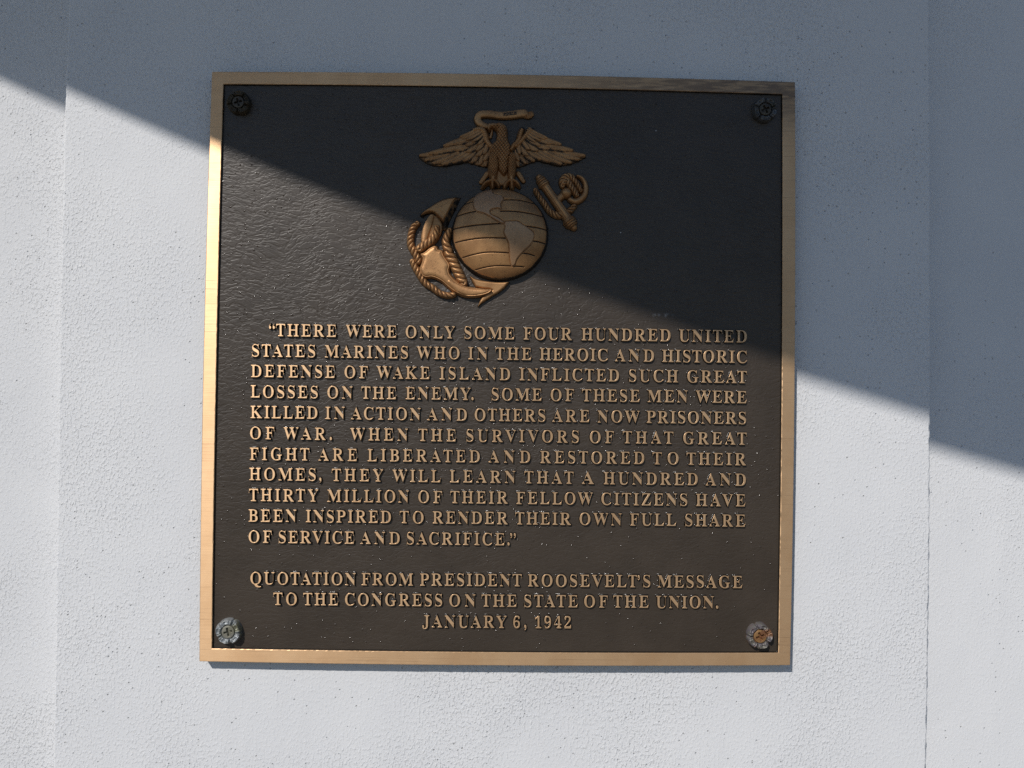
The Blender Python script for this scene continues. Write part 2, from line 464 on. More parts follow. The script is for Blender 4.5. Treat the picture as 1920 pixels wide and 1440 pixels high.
# ------------------------------------------------------------------ lettering
GLYPHS = {
 'A': '-13,0 -13,27 14,32 35,45 54,71 73,111 307,694 334,693 572,129 587,96 600,70 612,51 633,33 660,27 660,0 341,0 341,27 386,32 413,45 422,68 418,88 406,121 376,197 154,197 117,105 113,88 111,72 119,47 143,32 184,27 190,27 190,0|169,239 360,239 263,475',
 'B': '24,0 24,26 67,33 93,48 107,77 111,122 111,549 109,587 103,614 92,633 76,645 53,651 23,653 23,678 328,678 398,675 456,665 504,649 542,627 569,598 585,563 590,522 585,484 572,450 549,422 518,399 477,381 427,368 479,355 523,339 559,318 587,294 607,265 619,233 623,196 620,160 612,128 598,99 578,74 553,52 527,36 499,23 468,13 433,6 395,1 354,0|271,375 280,375 328,378 365,389 392,406 410,431 420,467 424,514 421,555 414,589 401,614 382,632 356,642 322,646 294,643 280,633 273,613 271,582|330,36 369,40 400,52 422,73 433,94 441,121 446,153 448,191 446,230 439,262 428,288 413,309 392,324 365,335 333,342 294,344 271,344 271,97 274,68 284,50 301,39',
 'C': '382,-16 343,-14 306,-9 270,0 236,13 205,30 175,49 148,72 124,97 102,125 83,156 67,189 55,224 46,261 41,299 39,340 41,380 46,419 55,455 67,490 84,523 103,553 125,581 149,606 176,628 207,648 239,664 273,677 309,686 346,691 386,693 414,691 444,687 477,679 511,669 547,655 577,648 607,659 624,693 650,693 650,459 625,459 610,495 594,527 575,557 554,583 531,606 499,630 466,647 432,657 395,660 347,653 306,634 273,601 247,555 229,495 218,423 214,337 218,257 230,189 251,134 279,90 316,60 361,41 414,35 444,37 474,43 503,53 533,67 562,84 589,105 614,130 638,158 666,132 635,93 601,60 563,32 523,11 479,-4 432,-13',
 'D': '30,0 30,26 69,32 94,44 106,69 110,111 110,557 105,606 91,635 64,648 22,653 22,678 330,678 380,676 426,671 468,662 507,649 543,633 575,613 604,590 628,563 649,534 666,501 680,465 689,426 695,384 697,339 690,249 668,173 631,111 580,62 515,28 435,7 340,0|331,36 368,39 401,48 430,63 455,84 476,112 490,139 501,171 510,207 517,247 521,292 522,341 518,422 506,490 487,546 460,589 425,620 382,639 332,645 301,641 282,631 274,609 271,573 271,107 274,72 282,51 300,40',
 'E': '21,0 21,25 66,30 93,44 107,72 112,116 112,549 110,587 103,615 93,634 66,648 24,653 24,678 594,678 594,476 571,476 562,519 549,555 530,583 507,605 483,618 455,628 423,635 386,640 345,641 298,638 285,632 277,621 272,578 272,366 288,366 329,370 361,381 386,401 400,421 412,446 422,477 429,514 453,514 453,176 428,176 423,213 416,244 407,270 386,299 359,318 335,325 308,330 276,331 272,331 272,100 275,69 286,52 307,44 343,41 378,42 410,45 440,50 467,58 498,71 527,89 552,112 574,139 594,173 612,213 640,213 599,0',
 'F': '23,0 23,26 66,34 93,50 107,79 111,125 111,558 106,603 92,630 64,645 21,653 21,678 586,678 586,476 562,476 554,514 543,547 529,574 511,596 489,613 462,626 437,633 409,638 378,641 342,642 298,640 277,627 271,593 271,368 283,368 323,372 356,383 381,403 396,423 408,448 417,479 423,516 450,516 450,176 424,176 418,217 409,251 397,278 382,299 357,318 323,329 281,333 271,333 271,120 273,88 280,64 292,46 312,35 342,29 382,26 382,0',
 'G': '399,-15 357,-13 317,-8 279,1 244,13 211,29 180,48 152,70 127,95 105,122 86,153 69,186 57,221 48,259 43,299 41,341 43,382 48,420 57,457 69,491 86,524 105,554 126,582 151,607 178,629 208,648 239,664 273,677 308,686 345,691 383,693 415,692 447,687 481,680 515,669 550,656 577,649 592,652 604,660 624,693 651,693 651,458 625,458 609,497 591,532 569,564 545,592 518,615 490,635 460,649 430,657 398,660 350,653 309,634 276,601 250,555 232,496 221,424 217,339 218,296 221,255 226,218 234,184 243,153 254,125 268,101 290,71 315,48 344,32 375,22 410,19 444,21 470,29 489,41 505,68 510,106 510,190 505,229 490,254 472,263 446,269 410,271 410,295 745,295 745,271 704,266 680,254 668,230 664,191 664,43 627,28 589,15 551,4 513,-4 475,-10 437,-14',
 'H': '23,0 23,26 66,32 93,47 107,75 111,120 111,564 106,605 93,631 66,646 24,653 24,678 360,678 360,653 328,649 304,643 288,633 278,618 273,595 271,564 271,373 509,373 509,564 507,595 502,618 493,633 477,643 453,649 420,653 420,678 755,678 755,653 712,646 686,632 673,606 669,564 669,120 673,77 687,49 712,33 755,26 755,0 420,0 420,26 463,32 490,46 504,73 509,120 509,329 271,329 271,120 276,75 289,47 316,32 360,26 360,0',
 'I': '20,0 20,26 63,34 91,48 107,73 112,112 112,576 107,614 94,637 67,648 20,653 20,678 364,678 364,653 319,648 292,637 277,614 272,576 272,115 274,87 279,66 289,50 307,39 332,31 366,26 366,0',
 'J': '162,-97 131,-95 103,-89 77,-80 43,-60 17,-33 1,-1 -5,34 0,66 16,91 39,106 66,111 95,106 118,92 133,70 138,41 135,19 126,-2 114,-29 125,-52 156,-60 187,-54 207,-37 217,-8 220,32 220,546 218,582 212,609 200,628 182,641 155,648 118,653 118,678 468,678 468,653 435,649 412,642 396,630 387,612 382,584 380,546 380,132 376,71 362,20 340,-22 309,-55 269,-78 220,-92',
 'K': '24,0 24,26 67,32 94,47 108,75 112,120 112,564 107,605 94,632 67,647 25,653 25,678 361,678 361,653 329,649 305,643 289,633 279,618 274,595 272,564 272,348 478,556 509,593 519,623 509,640 481,650 433,653 433,678 723,678 723,653 710,653 681,650 650,640 618,624 584,601 549,572 513,537 403,424 690,69 708,50 725,37 746,29 773,26 773,0 418,0 418,26 456,27 479,31 493,40 497,51 491,70 471,98 297,318 272,295 272,120 277,75 290,47 317,32 361,26 361,0',
 'L': '23,0 23,26 66,32 93,47 107,75 111,120 111,564 106,606 93,633 66,647 24,653 24,678 372,678 372,653 337,651 310,646 291,636 280,620 273,597 271,564 271,123 272,92 276,70 284,55 298,47 318,42 348,41 383,42 414,45 443,51 469,59 499,74 527,93 551,119 567,141 582,167 596,197 609,230 636,230 598,0',
 'M': '21,0 21,26 64,32 92,47 107,74 112,118 112,569 110,598 105,619 95,634 79,644 55,650 22,653 22,678 275,678 472,212 669,678 919,678 919,653 878,645 853,630 839,604 834,563 834,127 836,90 841,64 851,45 866,35 888,29 918,26 918,0 589,0 589,26 621,30 644,37 660,48 670,66 675,90 677,124 677,594 429,0 402,0 157,579 157,119 162,72 178,44 207,31 252,26 252,0',
 'N': '600,-16 159,521 159,117 163,73 177,46 203,32 248,26 248,0 27,0 27,26 58,29 81,35 96,45 106,62 111,85 113,117 113,578 84,613 64,636 54,645 27,653 27,678 233,678 582,251 582,562 580,594 575,617 565,632 549,643 526,649 493,653 493,678 714,678 714,653 671,647 645,633 632,605 628,561 628,-16',
 'O': '388,-16 352,-14 317,-9 283,-1 251,11 220,26 192,43 165,63 141,86 118,111 98,138 81,168 67,199 56,232 48,267 43,302 41,339 43,376 48,411 56,446 67,479 81,510 98,539 118,566 141,592 166,614 193,635 222,652 254,667 287,679 321,687 357,692 395,694 431,692 466,687 500,679 532,668 563,653 591,636 618,616 642,594 664,569 684,542 701,512 716,481 727,448 735,413 740,377 742,339 740,302 735,266 727,232 716,199 701,168 684,138 664,111 641,86 616,63 589,43 560,26 529,11 496,-1 461,-9 425,-14|394,18 439,25 478,44 509,77 534,123 551,182 562,254 565,339 564,383 561,423 556,460 549,495 541,526 530,554 518,579 492,614 461,640 426,655 387,660 342,653 303,634 272,601 247,555 230,496 219,424 216,339 217,296 220,255 225,218 232,184 240,153 251,125 264,100 290,64 321,39 355,23',
 'P': '23,0 23,26 66,32 93,47 107,75 111,120 111,564 106,605 93,631 66,646 24,653 24,678 318,678 366,677 409,674 445,670 475,663 500,655 532,638 558,617 580,592 596,563 606,530 609,494 605,454 593,417 574,385 546,358 518,339 486,325 449,314 407,308 360,306 271,306 271,120 276,75 289,47 316,32 360,26 360,0|271,342 300,342 345,346 379,357 405,376 421,404 432,442 435,490 432,537 424,576 410,605 388,626 359,638 322,642 297,639 282,631 274,616 271,593',
 'Q': '563,-172 507,-169 456,-158 411,-141 370,-116 334,-85 304,-46 278,-1 242,13 209,31 179,51 151,75 126,100 104,129 85,159 70,192 57,227 48,263 43,300 41,339 43,376 48,411 56,446 67,479 81,510 98,539 118,566 141,592 166,614 193,635 222,652 254,667 287,679 321,687 357,692 395,694 431,692 466,687 500,679 532,668 563,653 591,636 618,616 642,594 664,569 684,542 701,512 716,481 727,448 735,413 740,377 742,339 740,300 735,262 726,226 713,191 696,159 676,128 653,99 626,73 597,50 565,31 530,14 492,0 512,-37 536,-67 562,-90 592,-107 626,-117 662,-120 695,-117 732,-109 737,-137 701,-150 665,-159 631,-166 597,-171|395,18 440,25 479,44 510,77 535,123 552,182 563,254 566,339 565,383 562,423 557,460 550,495 542,526 531,554 518,579 492,614 461,640 426,655 387,660 342,653 303,634 272,601 247,555 230,496 219,424 216,339 217,296 220,255 225,218 232,184 241,153 252,125 265,100 291,64 321,39 356,23',
 'R': '23,0 23,26 66,32 93,47 107,75 111,120 111,564 106,605 93,631 66,646 24,653 24,678 323,678 371,677 415,673 454,667 489,658 520,647 547,634 579,609 603,578 616,541 621,498 617,459 604,425 583,395 553,370 515,349 469,333 643,75 674,38 690,29 712,26 715,26 715,0 504,0 300,316 271,316 271,120 276,75 289,47 316,32 360,26 360,0|271,348 303,348 350,352 388,364 417,385 432,405 443,432 450,463 452,500 447,551 433,591 410,619 376,636 334,642 301,639 282,629 274,609 271,574',
 'S': '64,-16 64,235 93,235 104,194 116,157 131,125 147,97 166,74 192,51 222,35 256,25 293,22 328,26 358,36 383,54 401,76 411,103 415,133 410,164 395,192 370,217 335,238 242,284 201,306 167,329 138,352 115,376 97,402 84,430 77,461 74,494 77,533 86,568 100,600 120,627 143,650 172,669 203,683 238,691 275,694 307,692 342,687 366,682 393,675 420,667 434,664 446,662 467,670 477,694 505,694 505,475 480,475 469,511 455,543 437,573 417,599 394,621 370,639 343,652 317,659 289,662 257,659 230,650 208,635 185,604 178,566 185,530 204,501 224,484 250,467 281,451 377,406 415,387 447,367 473,347 493,326 509,303 521,280 529,255 533,228 535,198 532,157 521,120 505,86 481,56 453,32 418,12 389,0 357,-8 323,-13 286,-15 236,-12 187,1 147,14 126,18 103,11 91,-16',
 'T': '137,0 137,26 183,31 212,46 227,75 232,120 232,645 222,645 185,642 151,634 122,620 97,601 76,576 60,546 49,512 43,473 16,473 16,678 611,678 611,472 586,472 578,518 564,557 544,589 517,613 484,631 445,641 400,645 392,645 392,120 397,73 412,45 440,31 488,26 488,0',
 'U': '369,-19 325,-17 286,-12 250,-4 219,8 192,24 170,43 148,70 131,102 119,140 111,183 109,231 109,564 104,605 91,631 64,646 22,653 22,678 358,678 358,653 325,649 302,643 285,633 275,618 271,595 269,564 269,208 271,167 277,131 288,101 303,77 329,52 365,38 409,33 455,37 495,50 527,70 552,100 570,137 580,183 584,237 584,563 579,604 565,631 537,645 489,653 489,678 706,678 706,653 668,644 645,628 633,602 629,563 629,270 627,221 622,176 613,137 601,102 585,73 566,48 542,28 515,11 485,-2 450,-12 411,-17',
 'V': '316,-19 66,567 50,600 34,626 12,644 -21,653 -21,678 314,678 314,653 274,651 248,644 232,630 227,610 230,591 240,563 385,213 518,562 525,587 528,609 523,630 509,643 483,650 445,653 445,678 658,678 658,653 630,649 608,637 589,612 569,570 342,-19',
 'W': '254,-16 48,585 36,615 23,636 4,648 -23,653 -23,678 269,678 269,653 242,650 223,643 213,631 209,611 212,587 220,555 332,228 448,525 426,594 414,623 398,640 375,648 341,653 341,678 654,678 654,653 602,643 585,613 594,575 706,247 805,550 814,582 817,605 813,627 801,641 780,649 749,653 749,678 929,678 929,653 904,644 885,627 870,601 856,565 664,-16 637,-16 470,460 283,-16',
 'Y': '151,0 151,26 195,32 221,47 235,75 239,120 239,266 69,576 44,617 21,639 1,648 -20,652 -20,678 308,678 308,652 291,652 267,650 248,644 236,633 232,620 235,604 244,583 370,336 496,545 513,580 519,607 511,632 486,647 444,652 439,652 439,678 654,678 654,652 630,646 609,632 590,611 570,583 399,303 399,120 404,75 417,47 444,32 488,26 488,0',
 'Z': '30,0 30,16 411,640 319,640 278,638 241,634 211,626 184,613 160,596 140,575 122,547 106,512 91,471 66,471 85,678 605,678 605,660 228,43 356,43 396,45 432,51 465,60 494,74 520,91 543,112 563,139 580,169 594,204 606,244 631,244 606,0',
 '1': '97,0 97,53 179,53 202,57 217,67 226,87 229,118 229,619 205,590 182,565 161,544 130,522 100,515 78,520 59,535 46,559 42,589 74,599 110,613 136,626 165,644 196,666 266,718 378,718 378,118 381,91 388,70 403,57 429,53 510,53 510,0',
 '2': '35,0 35,103 183,254 212,285 238,313 260,340 278,365 298,397 313,427 324,457 331,487 336,519 337,553 335,588 328,615 316,637 291,656 259,663 228,658 205,644 188,620 179,595 172,565 168,530 167,490 131,493 101,500 75,513 55,531 43,557 39,589 45,624 64,656 83,675 107,692 137,706 163,714 192,719 224,723 259,724 302,722 340,717 374,708 404,696 430,680 455,655 473,627 484,594 488,558 485,524 476,490 465,467 451,443 434,418 418,398 400,376 379,352 355,328 334,306 311,283 286,259 259,233 230,205 130,110 363,110 392,115 416,128 435,150 446,179 454,210 513,210 508,0',
 '4': '180,0 180,53 208,53 240,56 266,66 284,87 290,125 290,186 13,186 13,247 297,714 436,714 436,252 540,252 540,186 436,186 436,125 442,87 460,66 487,56 518,53 531,53 531,0|83,252 290,252 290,427 292,522 297,619 282,587 259,545 235,503 218,475',
 '6': '293,-10 257,-8 224,-1 192,11 163,27 137,47 113,73 93,103 76,139 65,170 56,205 50,244 46,285 45,330 46,371 49,410 55,448 62,485 72,519 84,552 99,582 115,610 134,635 155,657 178,677 204,694 232,707 263,716 295,722 330,724 370,722 405,717 434,709 467,691 490,668 503,642 507,614 500,585 480,560 458,546 427,539 387,536 386,566 382,596 374,623 362,646 345,660 321,665 284,657 253,635 227,597 214,567 204,532 195,493 190,449 186,401 209,414 240,427 264,433 292,437 324,438 367,435 406,424 440,407 470,384 489,360 504,333 515,302 522,268 524,231 522,190 515,152 503,117 487,85 466,57 440,33 410,14 375,1 336,-7|296,56 330,66 357,96 366,118 373,147 378,181 379,221 377,259 373,291 365,318 355,340 325,368 287,377 259,373 230,362 203,346 186,329 187,283 190,242 195,205 201,172 209,144 219,121 241,85 267,63',
 '9': '227,-10 190,-8 158,-3 131,7 100,25 79,49 67,76 63,103 66,123 75,140 90,153 112,160 123,132 137,106 154,84 175,67 201,56 232,53 267,59 297,77 322,106 342,148 357,201 367,266 373,343 348,316 316,295 291,284 263,277 231,275 190,278 153,288 119,305 90,328 70,351 55,378 44,409 37,444 35,482 37,517 42,550 50,580 62,609 84,642 110,671 142,694 168,707 198,716 230,722 264,724 299,722 333,715 364,704 393,689 420,669 443,644 464,615 482,580 493,549 502,514 509,475 513,433 514,388 513,348 510,308 505,270 498,234 489,198 477,166 464,135 448,107 429,81 408,58 385,38 359,21 330,7 298,-2 264,-8|274,347 307,352 334,366 356,387 373,414 372,462 368,505 362,542 354,574 344,600 323,631 299,651 270,657 232,646 204,615 193,591 186,562 181,527 180,488 184,437 195,398 214,370 240,353',
}

def contours(ch):
    if ch in GLYPHS:
        cs = [np.array([tuple(map(float, q.split(','))) for q in c.split()]) for c in GLYPHS[ch].split('|')]
        if ch.isdigit():
            cs = [c * (680 / 716.0) * np.array([0.97, 1.0]) for c in cs]
        return cs
    def blob(cx, cy, r, tail=0, flip=1):
        a = np.linspace(0, 2 * math.pi, 22, endpoint=False)
        P = np.stack([np.cos(a) * r, np.sin(a) * r], 1)
        if tail:
            ang = np.linspace(math.radians(40), math.radians(292), 18)
            P = [(math.cos(t) * r, math.sin(t) * r) for t in ang]
            # swept tail down to the left
            P = [(math.cos(t) * r, math.sin(t) * r) for t in np.linspace(math.radians(-25), math.radians(205), 16)]
            P += [(-r * 0.75, -r * 0.62), (-r * 0.20, -r * 0.95), (0.05 * r, -r * 1.15), (-r * 0.10, -r * 1.75), (-r * 0.75, -r * 2.30),
                  (-r * 0.62, -r * 2.55), (r * 0.25, -r * 2.10), (r * 0.85, -r * 1.35), (r * 1.02, -r * 0.75)]
            P = np.array(P)
        P = P * flip
        return P + np.array([cx, cy])
    if ch == '.':
        return [blob(95, 72, 86)]
    if ch == ',':
        return [blob(105, 82, 84, 1)]
    if ch == '’':
        return [blob(105, 600, 78, 1)]
    if ch == '“':
        return [blob(105, 490, 82, 1, -1), blob(335, 490, 82, 1, -1)]
    if ch == '”':
        return [blob(105, 606, 80, 1), blob(330, 606, 80, 1)]
    raise KeyError(ch)

def area(P):
    return 0.5 * np.sum(P[:, 0] * np.roll(P[:, 1], -1) - np.roll(P[:, 0], -1) * P[:, 1])
def inside(p, P):
    x, y = p
    a, b = P, np.roll(P, -1, 0)
    c = ((a[:, 1] > y) != (b[:, 1] > y))
    with np.errstate(divide='ignore', invalid='ignore'):
        xi = (b[:, 0] - a[:, 0]) * (y - a[:, 1]) / (b[:, 1] - a[:, 1]) + a[:, 0]
    return (c & (x < xi)).sum() % 2 == 1

GC = {}
def glyph(ch, thin_x=-17, thick_y=8):
    """contours with outer loops counter-clockwise, holes clockwise, grouped; the thin strokes thickened as cast letters are"""
    key = (ch, thin_x, thick_y)
    if key not in GC:
        cs = contours(ch)
        ar = [area(c) for c in cs]
        groups = []
        for i, c in enumerate(cs):
            if not any(j != i and inside(c[0], cs[j]) for j in range(len(cs))):
                o = c if ar[i] > 0 else c[::-1]
                hs = [(h if area(h) < 0 else h[::-1]) for j, h in enumerate(cs) if j != i and inside(h[0], c)]
                groups.append([offset_poly(q, thin_x, thick_y) for q in [o] + hs])
        GC[key] = groups
    return GC[key]

def letter_mesh(parts, to_world, px, ytop, ybase, acc):
    """adds one letter (list of contour groups in picture pixels) to acc"""
    V, F, MI = acc
    for g in parts:
        caps = []
        for q in g:
            rr = []
            for off, y in ((1.9, ybase + 0.2 * PXM), (1.25, ybase - 0.22 * PXM), (0.80, ybase - 0.75 * PXM), (0.55, ybase - 1.7 * PXM), (0.38, ytop + 1.2 * PXM), (0.20, ytop + 0.45 * PXM), (0.0, ytop + 0.12 * PXM), (-0.28, ytop)):
                p = offset_poly(q, off * px)
                w = to_world(p)
                rr.append(np.stack([w[:, 0], np.full(len(p), y), w[:, 2]], 1) - foot)
            n = len(q)
            b = len(V)
            for r_ in rr:
                V.extend(map(tuple, r_))
            for k in range(len(rr) - 1):
                for i in range(n):
                    j = (i + 1) % n
                    F.append((b + k * n + i, b + k * n + j, b + (k + 1) * n + j, b + (k + 1) * n + i))
                    MI.append(1 if k < 6 else 0)
            caps.append((b + (len(rr) - 1) * n, rr[-1]))
        ids = [c[0] + i for c in caps for i in range(len(c[1]))]
        polys = [[Vector((p[0], p[2], 0)) for p in c[1]] for c in caps]
        for t in tessellate_polygon(polys):
            a, b_, c_ = (ids[k] for k in t)
            pa_, pb_, pc_ = V[a], V[b_], V[c_]
            if (pb_[0] - pa_[0]) * (pc_[2] - pa_[2]) - (pb_[2] - pa_[2]) * (pc_[0] - pa_[0]) < 0:
                b_, c_ = c_, b_
            F.append((a, b_, c_)); MI.append(0)

CAP = 22.4                                       # cap height in picture pixels
KX = 0.915
LINES = [
 ((490, 629.7), (1340, 641.2), [('“THERE', 503.8, 631), ('WERE', 647.8, 744), ('ONLY', 760.1, 853.4), ('SOME', 870.3, 965.1), ('FOUR', 981.5, 1072.7), ('HUNDRED', 1090.1, 1257.8), ('UNITED', 1273.3, 1400.9)]),
 ((472, 668.2), (1400, 680.4), [('STATES', 471.9, 591.3), ('MARINES', 608.6, 765.4), ('WHO', 781, 862.1), ('IN', 877.6, 915), ('THE', 928.7, 996.7), ('HEROIC', 1011.6, 1139.8), ('AND', 1153, 1226.8), ('HISTORIC', 1241.4, 1400.9)]),
 ((472, 706.5), (1400, 718.3), [('DEFENSE', 470.1, 628.3), ('OF', 645.4, 690.1), ('WAKE', 705.8, 806), ('ISLAND', 823.9, 956.9), ('INFLICTED', 973.9, 1161.2), ('SUCH', 1179.4, 1272), ('GREAT', 1288.8, 1400.9)]),
 ((472, 745.2), (1400, 755.8), [('LOSSES', 469.5, 596.2), ('ON', 613.2, 661.5), ('THE', 677, 743.5), ('ENEMY.', 760, 888.6), ('SOME', 921.4, 1016.2), ('OF', 1032.2, 1076.7), ('THESE', 1091, 1200), ('MEN', 1214, 1290), ('WERE', 1304.6, 1400.5)]),
 ((472, 783.7), (1400, 795.2), [('KILLED', 469.2, 595.5), ('IN', 609.5, 646.9), ('ACTION', 657.8, 789.2), ('AND', 800.7, 875.8), ('OTHERS', 889.5, 1023.1), ('ARE', 1035.3, 1105.6), ('NOW', 1120.2, 1200), ('PRISONERS', 1212.2, 1399.4)]),
 ((472, 823.2), (1400, 833.8), [('OF', 468.3, 514.4), ('WAR.', 531.1, 622.8), ('WHEN', 656, 765.4), ('THE', 783.7, 855.4), ('SURVIVORS', 874, 1086), ('OF', 1105.6, 1151.5), ('THAT', 1167.5, 1263.2), ('GREAT', 1281.1, 1400.5)]),
 ((472, 862.3), (1400, 872.3), [('FIGHT', 467.7, 580.4), ('ARE', 596.4, 670), ('LIBERATED', 688.8, 900), ('AND', 915.9, 994.6), ('RESTORED', 1012.5, 1208.6), ('TO', 1223.5, 1272.9), ('THEIR', 1287.3, 1399)]),
 ((472, 900.0), (1400, 910.8), [('HOMES,', 467, 603.1), ('THEY', 621.7, 718.9), ('WILL', 735.3, 826.6), ('LEARN', 843, 966.9), ('THAT', 982.8, 1076), ('A', 1090.6, 1114.1), ('HUNDRED', 1131.6, 1308.8), ('AND', 1322.9, 1399)]),
 ((472, 939.2), (1400, 949.6), [('THIRTY', 466.4, 597.1), ('MILLION', 613.2, 767.2), ('OF', 783.7, 829.3), ('THEIR', 843.9, 952.4), ('FELLOW', 967.8, 1112), ('CITIZENS', 1127.4, 1289.3), ('HAVE', 1304.8, 1398.1)]),
 ((472, 978.0), (1400, 987.5), [('BEEN', 465.5, 556.1), ('INSPIRED', 573, 733.5), ('TO', 749, 794.7), ('RENDER', 810.7, 952.4), ('THEIR', 965.7, 1070.8), ('OWN', 1086.4, 1166.3), ('FULL', 1181.2, 1268.3), ('SHARE', 1284.6, 1398.1)]),
 ((500, 1017.8), (930, 1022.3), [('OF', 465.5, 509.6), ('SERVICE', 522, 664.6), ('AND', 675.1, 749.9), ('SACRIFICE.”', 762.3, 967.8)]),
 ((480, 1095.5), (1390, 1102.7), [('QUOTATION', 468.8, 667.5), ('FROM', 677.5, 775), ('PRESIDENT', 787, 978.8), ('ROOSEVELT’S', 989.5, 1220), ('MESSAGE', 1233, 1392.5)]),
 ((520, 1134.3), (1340, 1140.7), [('TO', 512, 557), ('THE', 568, 634.5), ('CONGRESS', 646.3, 829.5), ('ON', 842, 892), ('THE', 902.5, 969.3), ('STATE', 982.5, 1083.8), ('OF', 1095, 1140), ('THE', 1149.5, 1216.8), ('UNION.', 1230, 1347.5)]),
 ((800, 1176.2), (1070, 1178.2), [('JANUARY', 791.3, 950.5), ('6,', 962, 987.5), ('1942', 1002.5, 1071.3)]),
]
KERN = {'LT’': 0, 'AV': -90, 'VA': -90, 'AT': -60, 'TA': -60, 'LT': -50, 'LY': -60, 'TO': -20, 'WA': -70, 'Y.': -110, 'TY': 10, '“T': -60, 'T’': -110, '’S': 20, '.”': -140,
        'FO': -10, 'WO': -20, 'OW': -20, 'RT': -30, 'RY': -30, 'RV': -40, 'UA': -20, 'S,': 0, 'R.': 0, '6,': -10, 'OV': -30, 'LO': -20, 'EV': -10, 'AC': -20, 'OA': -10, 'N.': -10, 'E.': 0}
def box(ch):
    a = np.concatenate(contours(ch))
    return a[:, 0].min(), a[:, 0].max()
def layout(word):
    """left edge of every letter in em/1000, before tracking"""
    x, pos = 0.0, []
    side = 22
    for i, ch in enumerate(word):
        lo, hi = box(ch)
        if i:
            x += 2 * side + KERN.get(word[i - 1] + ch, 0)
            if word[i - 1] in 'OQCDGS':
                x += 18
            if ch in 'OQCGS':
                x += 18
            if word[i - 1] in 'AVWYT' or ch in 'AVWYT':
                x -= 24
        pos.append(x - lo)
        x += hi - lo
    return pos, x

for (ax, ay), (bx, by), words in LINES:
    acc = ([], [], [])
    sc = CAP / 678.0
    slope = (by - ay) / (bx - ax)
    for w, wx0, wx1 in words:
        pos, width = layout(w)
        nat = width * sc * KX
        n = len(w)
        kx = KX
        if n == 1:
            tr, kx = 0.0, (wx1 - wx0) / (width * sc)
        else:
            tr = (wx1 - wx0 - nat) / (n - 1)
            lim = 0.4
            if tr < lim:                                     # rather squeeze the letters than let them touch
                kx = KX * (wx1 - wx0 - lim * (n - 1)) / nat
                tr = lim
            kx = min(max(kx, 0.84), 0.98)
            tr = (wx1 - wx0 - width * sc * kx) / (n - 1)
        for i, ch in enumerate(w):
            ox = wx0 + pos[i] * sc * kx + i * tr
            jy = random.gauss(0, 0.12)
            parts = [[q * np.array([sc * kx, sc]) + np.array([ox, jy]) for q in g] for g in glyph(ch)]
            def to_world(p, ax=ax, ay=ay, slope=slope):
                return ray_to(p[:, 0], ay + (p[:, 0] - ax) * slope - p[:, 1], -T)
            letter_mesh(parts, to_world, 1.0, -T, YF, acc)
    text = ' '.join(w for w, _, _ in words)
    me = mesh_np('text_line', np.array(acc[0]), acc[1], acc[2], smooth=False)
    me.polygons.foreach_set('use_smooth', np.array(acc[2]) == 1)
    link('text_line', me, plaque, [MAT_BRONZE, MAT_SIDE])

# ------------------------------------------------------------------ the emblem, modelled as relief (heights in picture pixels, 0.415 mm each)
def fr(ox, oy, k):
    return lambda *p: np.array([(ox + x / k, oy + y / k) for x, y in p], float)
A_ = fr(740, 190, 5.0526); B_ = fr(740, 300, 4.9658); E_ = fr(740, 360, 12.0)
F_ = fr(740, 460, 8.727); G_ = fr(980, 310, 10.286); H_ = fr(860, 195, 8.227)

def curve(P, n=6, closed=False):
    """Catmull-Rom through the points"""
    P = np.asarray(P, float)
    m = len(P)
    out = []
    for i in range(m if closed else m - 1):
        g = (lambda k: P[k % m]) if closed else (lambda k: P[min(max(k, 0), m - 1)])
        p0, p1, p2, p3 = g(i - 1), g(i), g(i + 1), g(i + 2)
        for k in range(n):
            t = k / n
            out.append(0.5 * (2 * p1 + (p2 - p0) * t + (2 * p0 - 5 * p1 + 4 * p2 - p3) * t * t + (3 * p1 - p0 - 3 * p2 + p3) * t ** 3))
    if not closed:
        out.append(P[-1])
    return np.array(out)

def seg_dist(X, Y, P, closed):
    """nearest distance to a polyline, arc length there, signed side distance, vertex parameter"""
    best = np.full(X.shape, 1e9)
    S = np.zeros_like(X); Cc = np.zeros_like(X); U = np.zeros_like(X)
    s0 = 0.0
    n = len(P)
    for i in range(n if closed else n - 1):
        a, b = P[i], P[(i + 1) % n]
        v = b - a
        L = math.hypot(*v)
        if L < 1e-9:
            continue
        t = np.clip(((X - a[0]) * v[0] + (Y - a[1]) * v[1]) / (L * L), 0, 1)
        dx, dy = X - a[0] - t * v[0], Y - a[1] - t * v[1]
        d = np.hypot(dx, dy)
        w = d < best
        best = np.where(w, d, best)
        S = np.where(w, s0 + t * L, S)
        U = np.where(w, (i + t) / (n - 1), U)
        Cc = np.where(w, np.sign(v[0] * dy - v[1] * dx) * d, Cc)
        s0 += L
    return best, S, Cc, U, s0

def sdf(X, Y, P):
    """signed distance to a closed outline, positive inside"""
    d = seg_dist(X, Y, P, True)[0]
    c = np.zeros(X.shape, bool)
    a, b = P, np.roll(P, -1, 0)
    for (x0, y0), (x1, y1) in zip(a, b):
        if y0 == y1:
            continue
        c ^= ((y0 > Y) != (y1 > Y)) & (X < (x1 - x0) * (Y - y0) / (y1 - y0) + x0)
    return np.where(c, d, -d)

def rim(d, base, H, w, wall=2.6):
    """a cushion: wall below the edge, rounded over a width w to the height base + H"""
    q = np.clip(d / w, 0, 1)
    return np.where(d < 0, base + d * wall, base + H * np.sqrt(1 - (1 - q) ** 2))

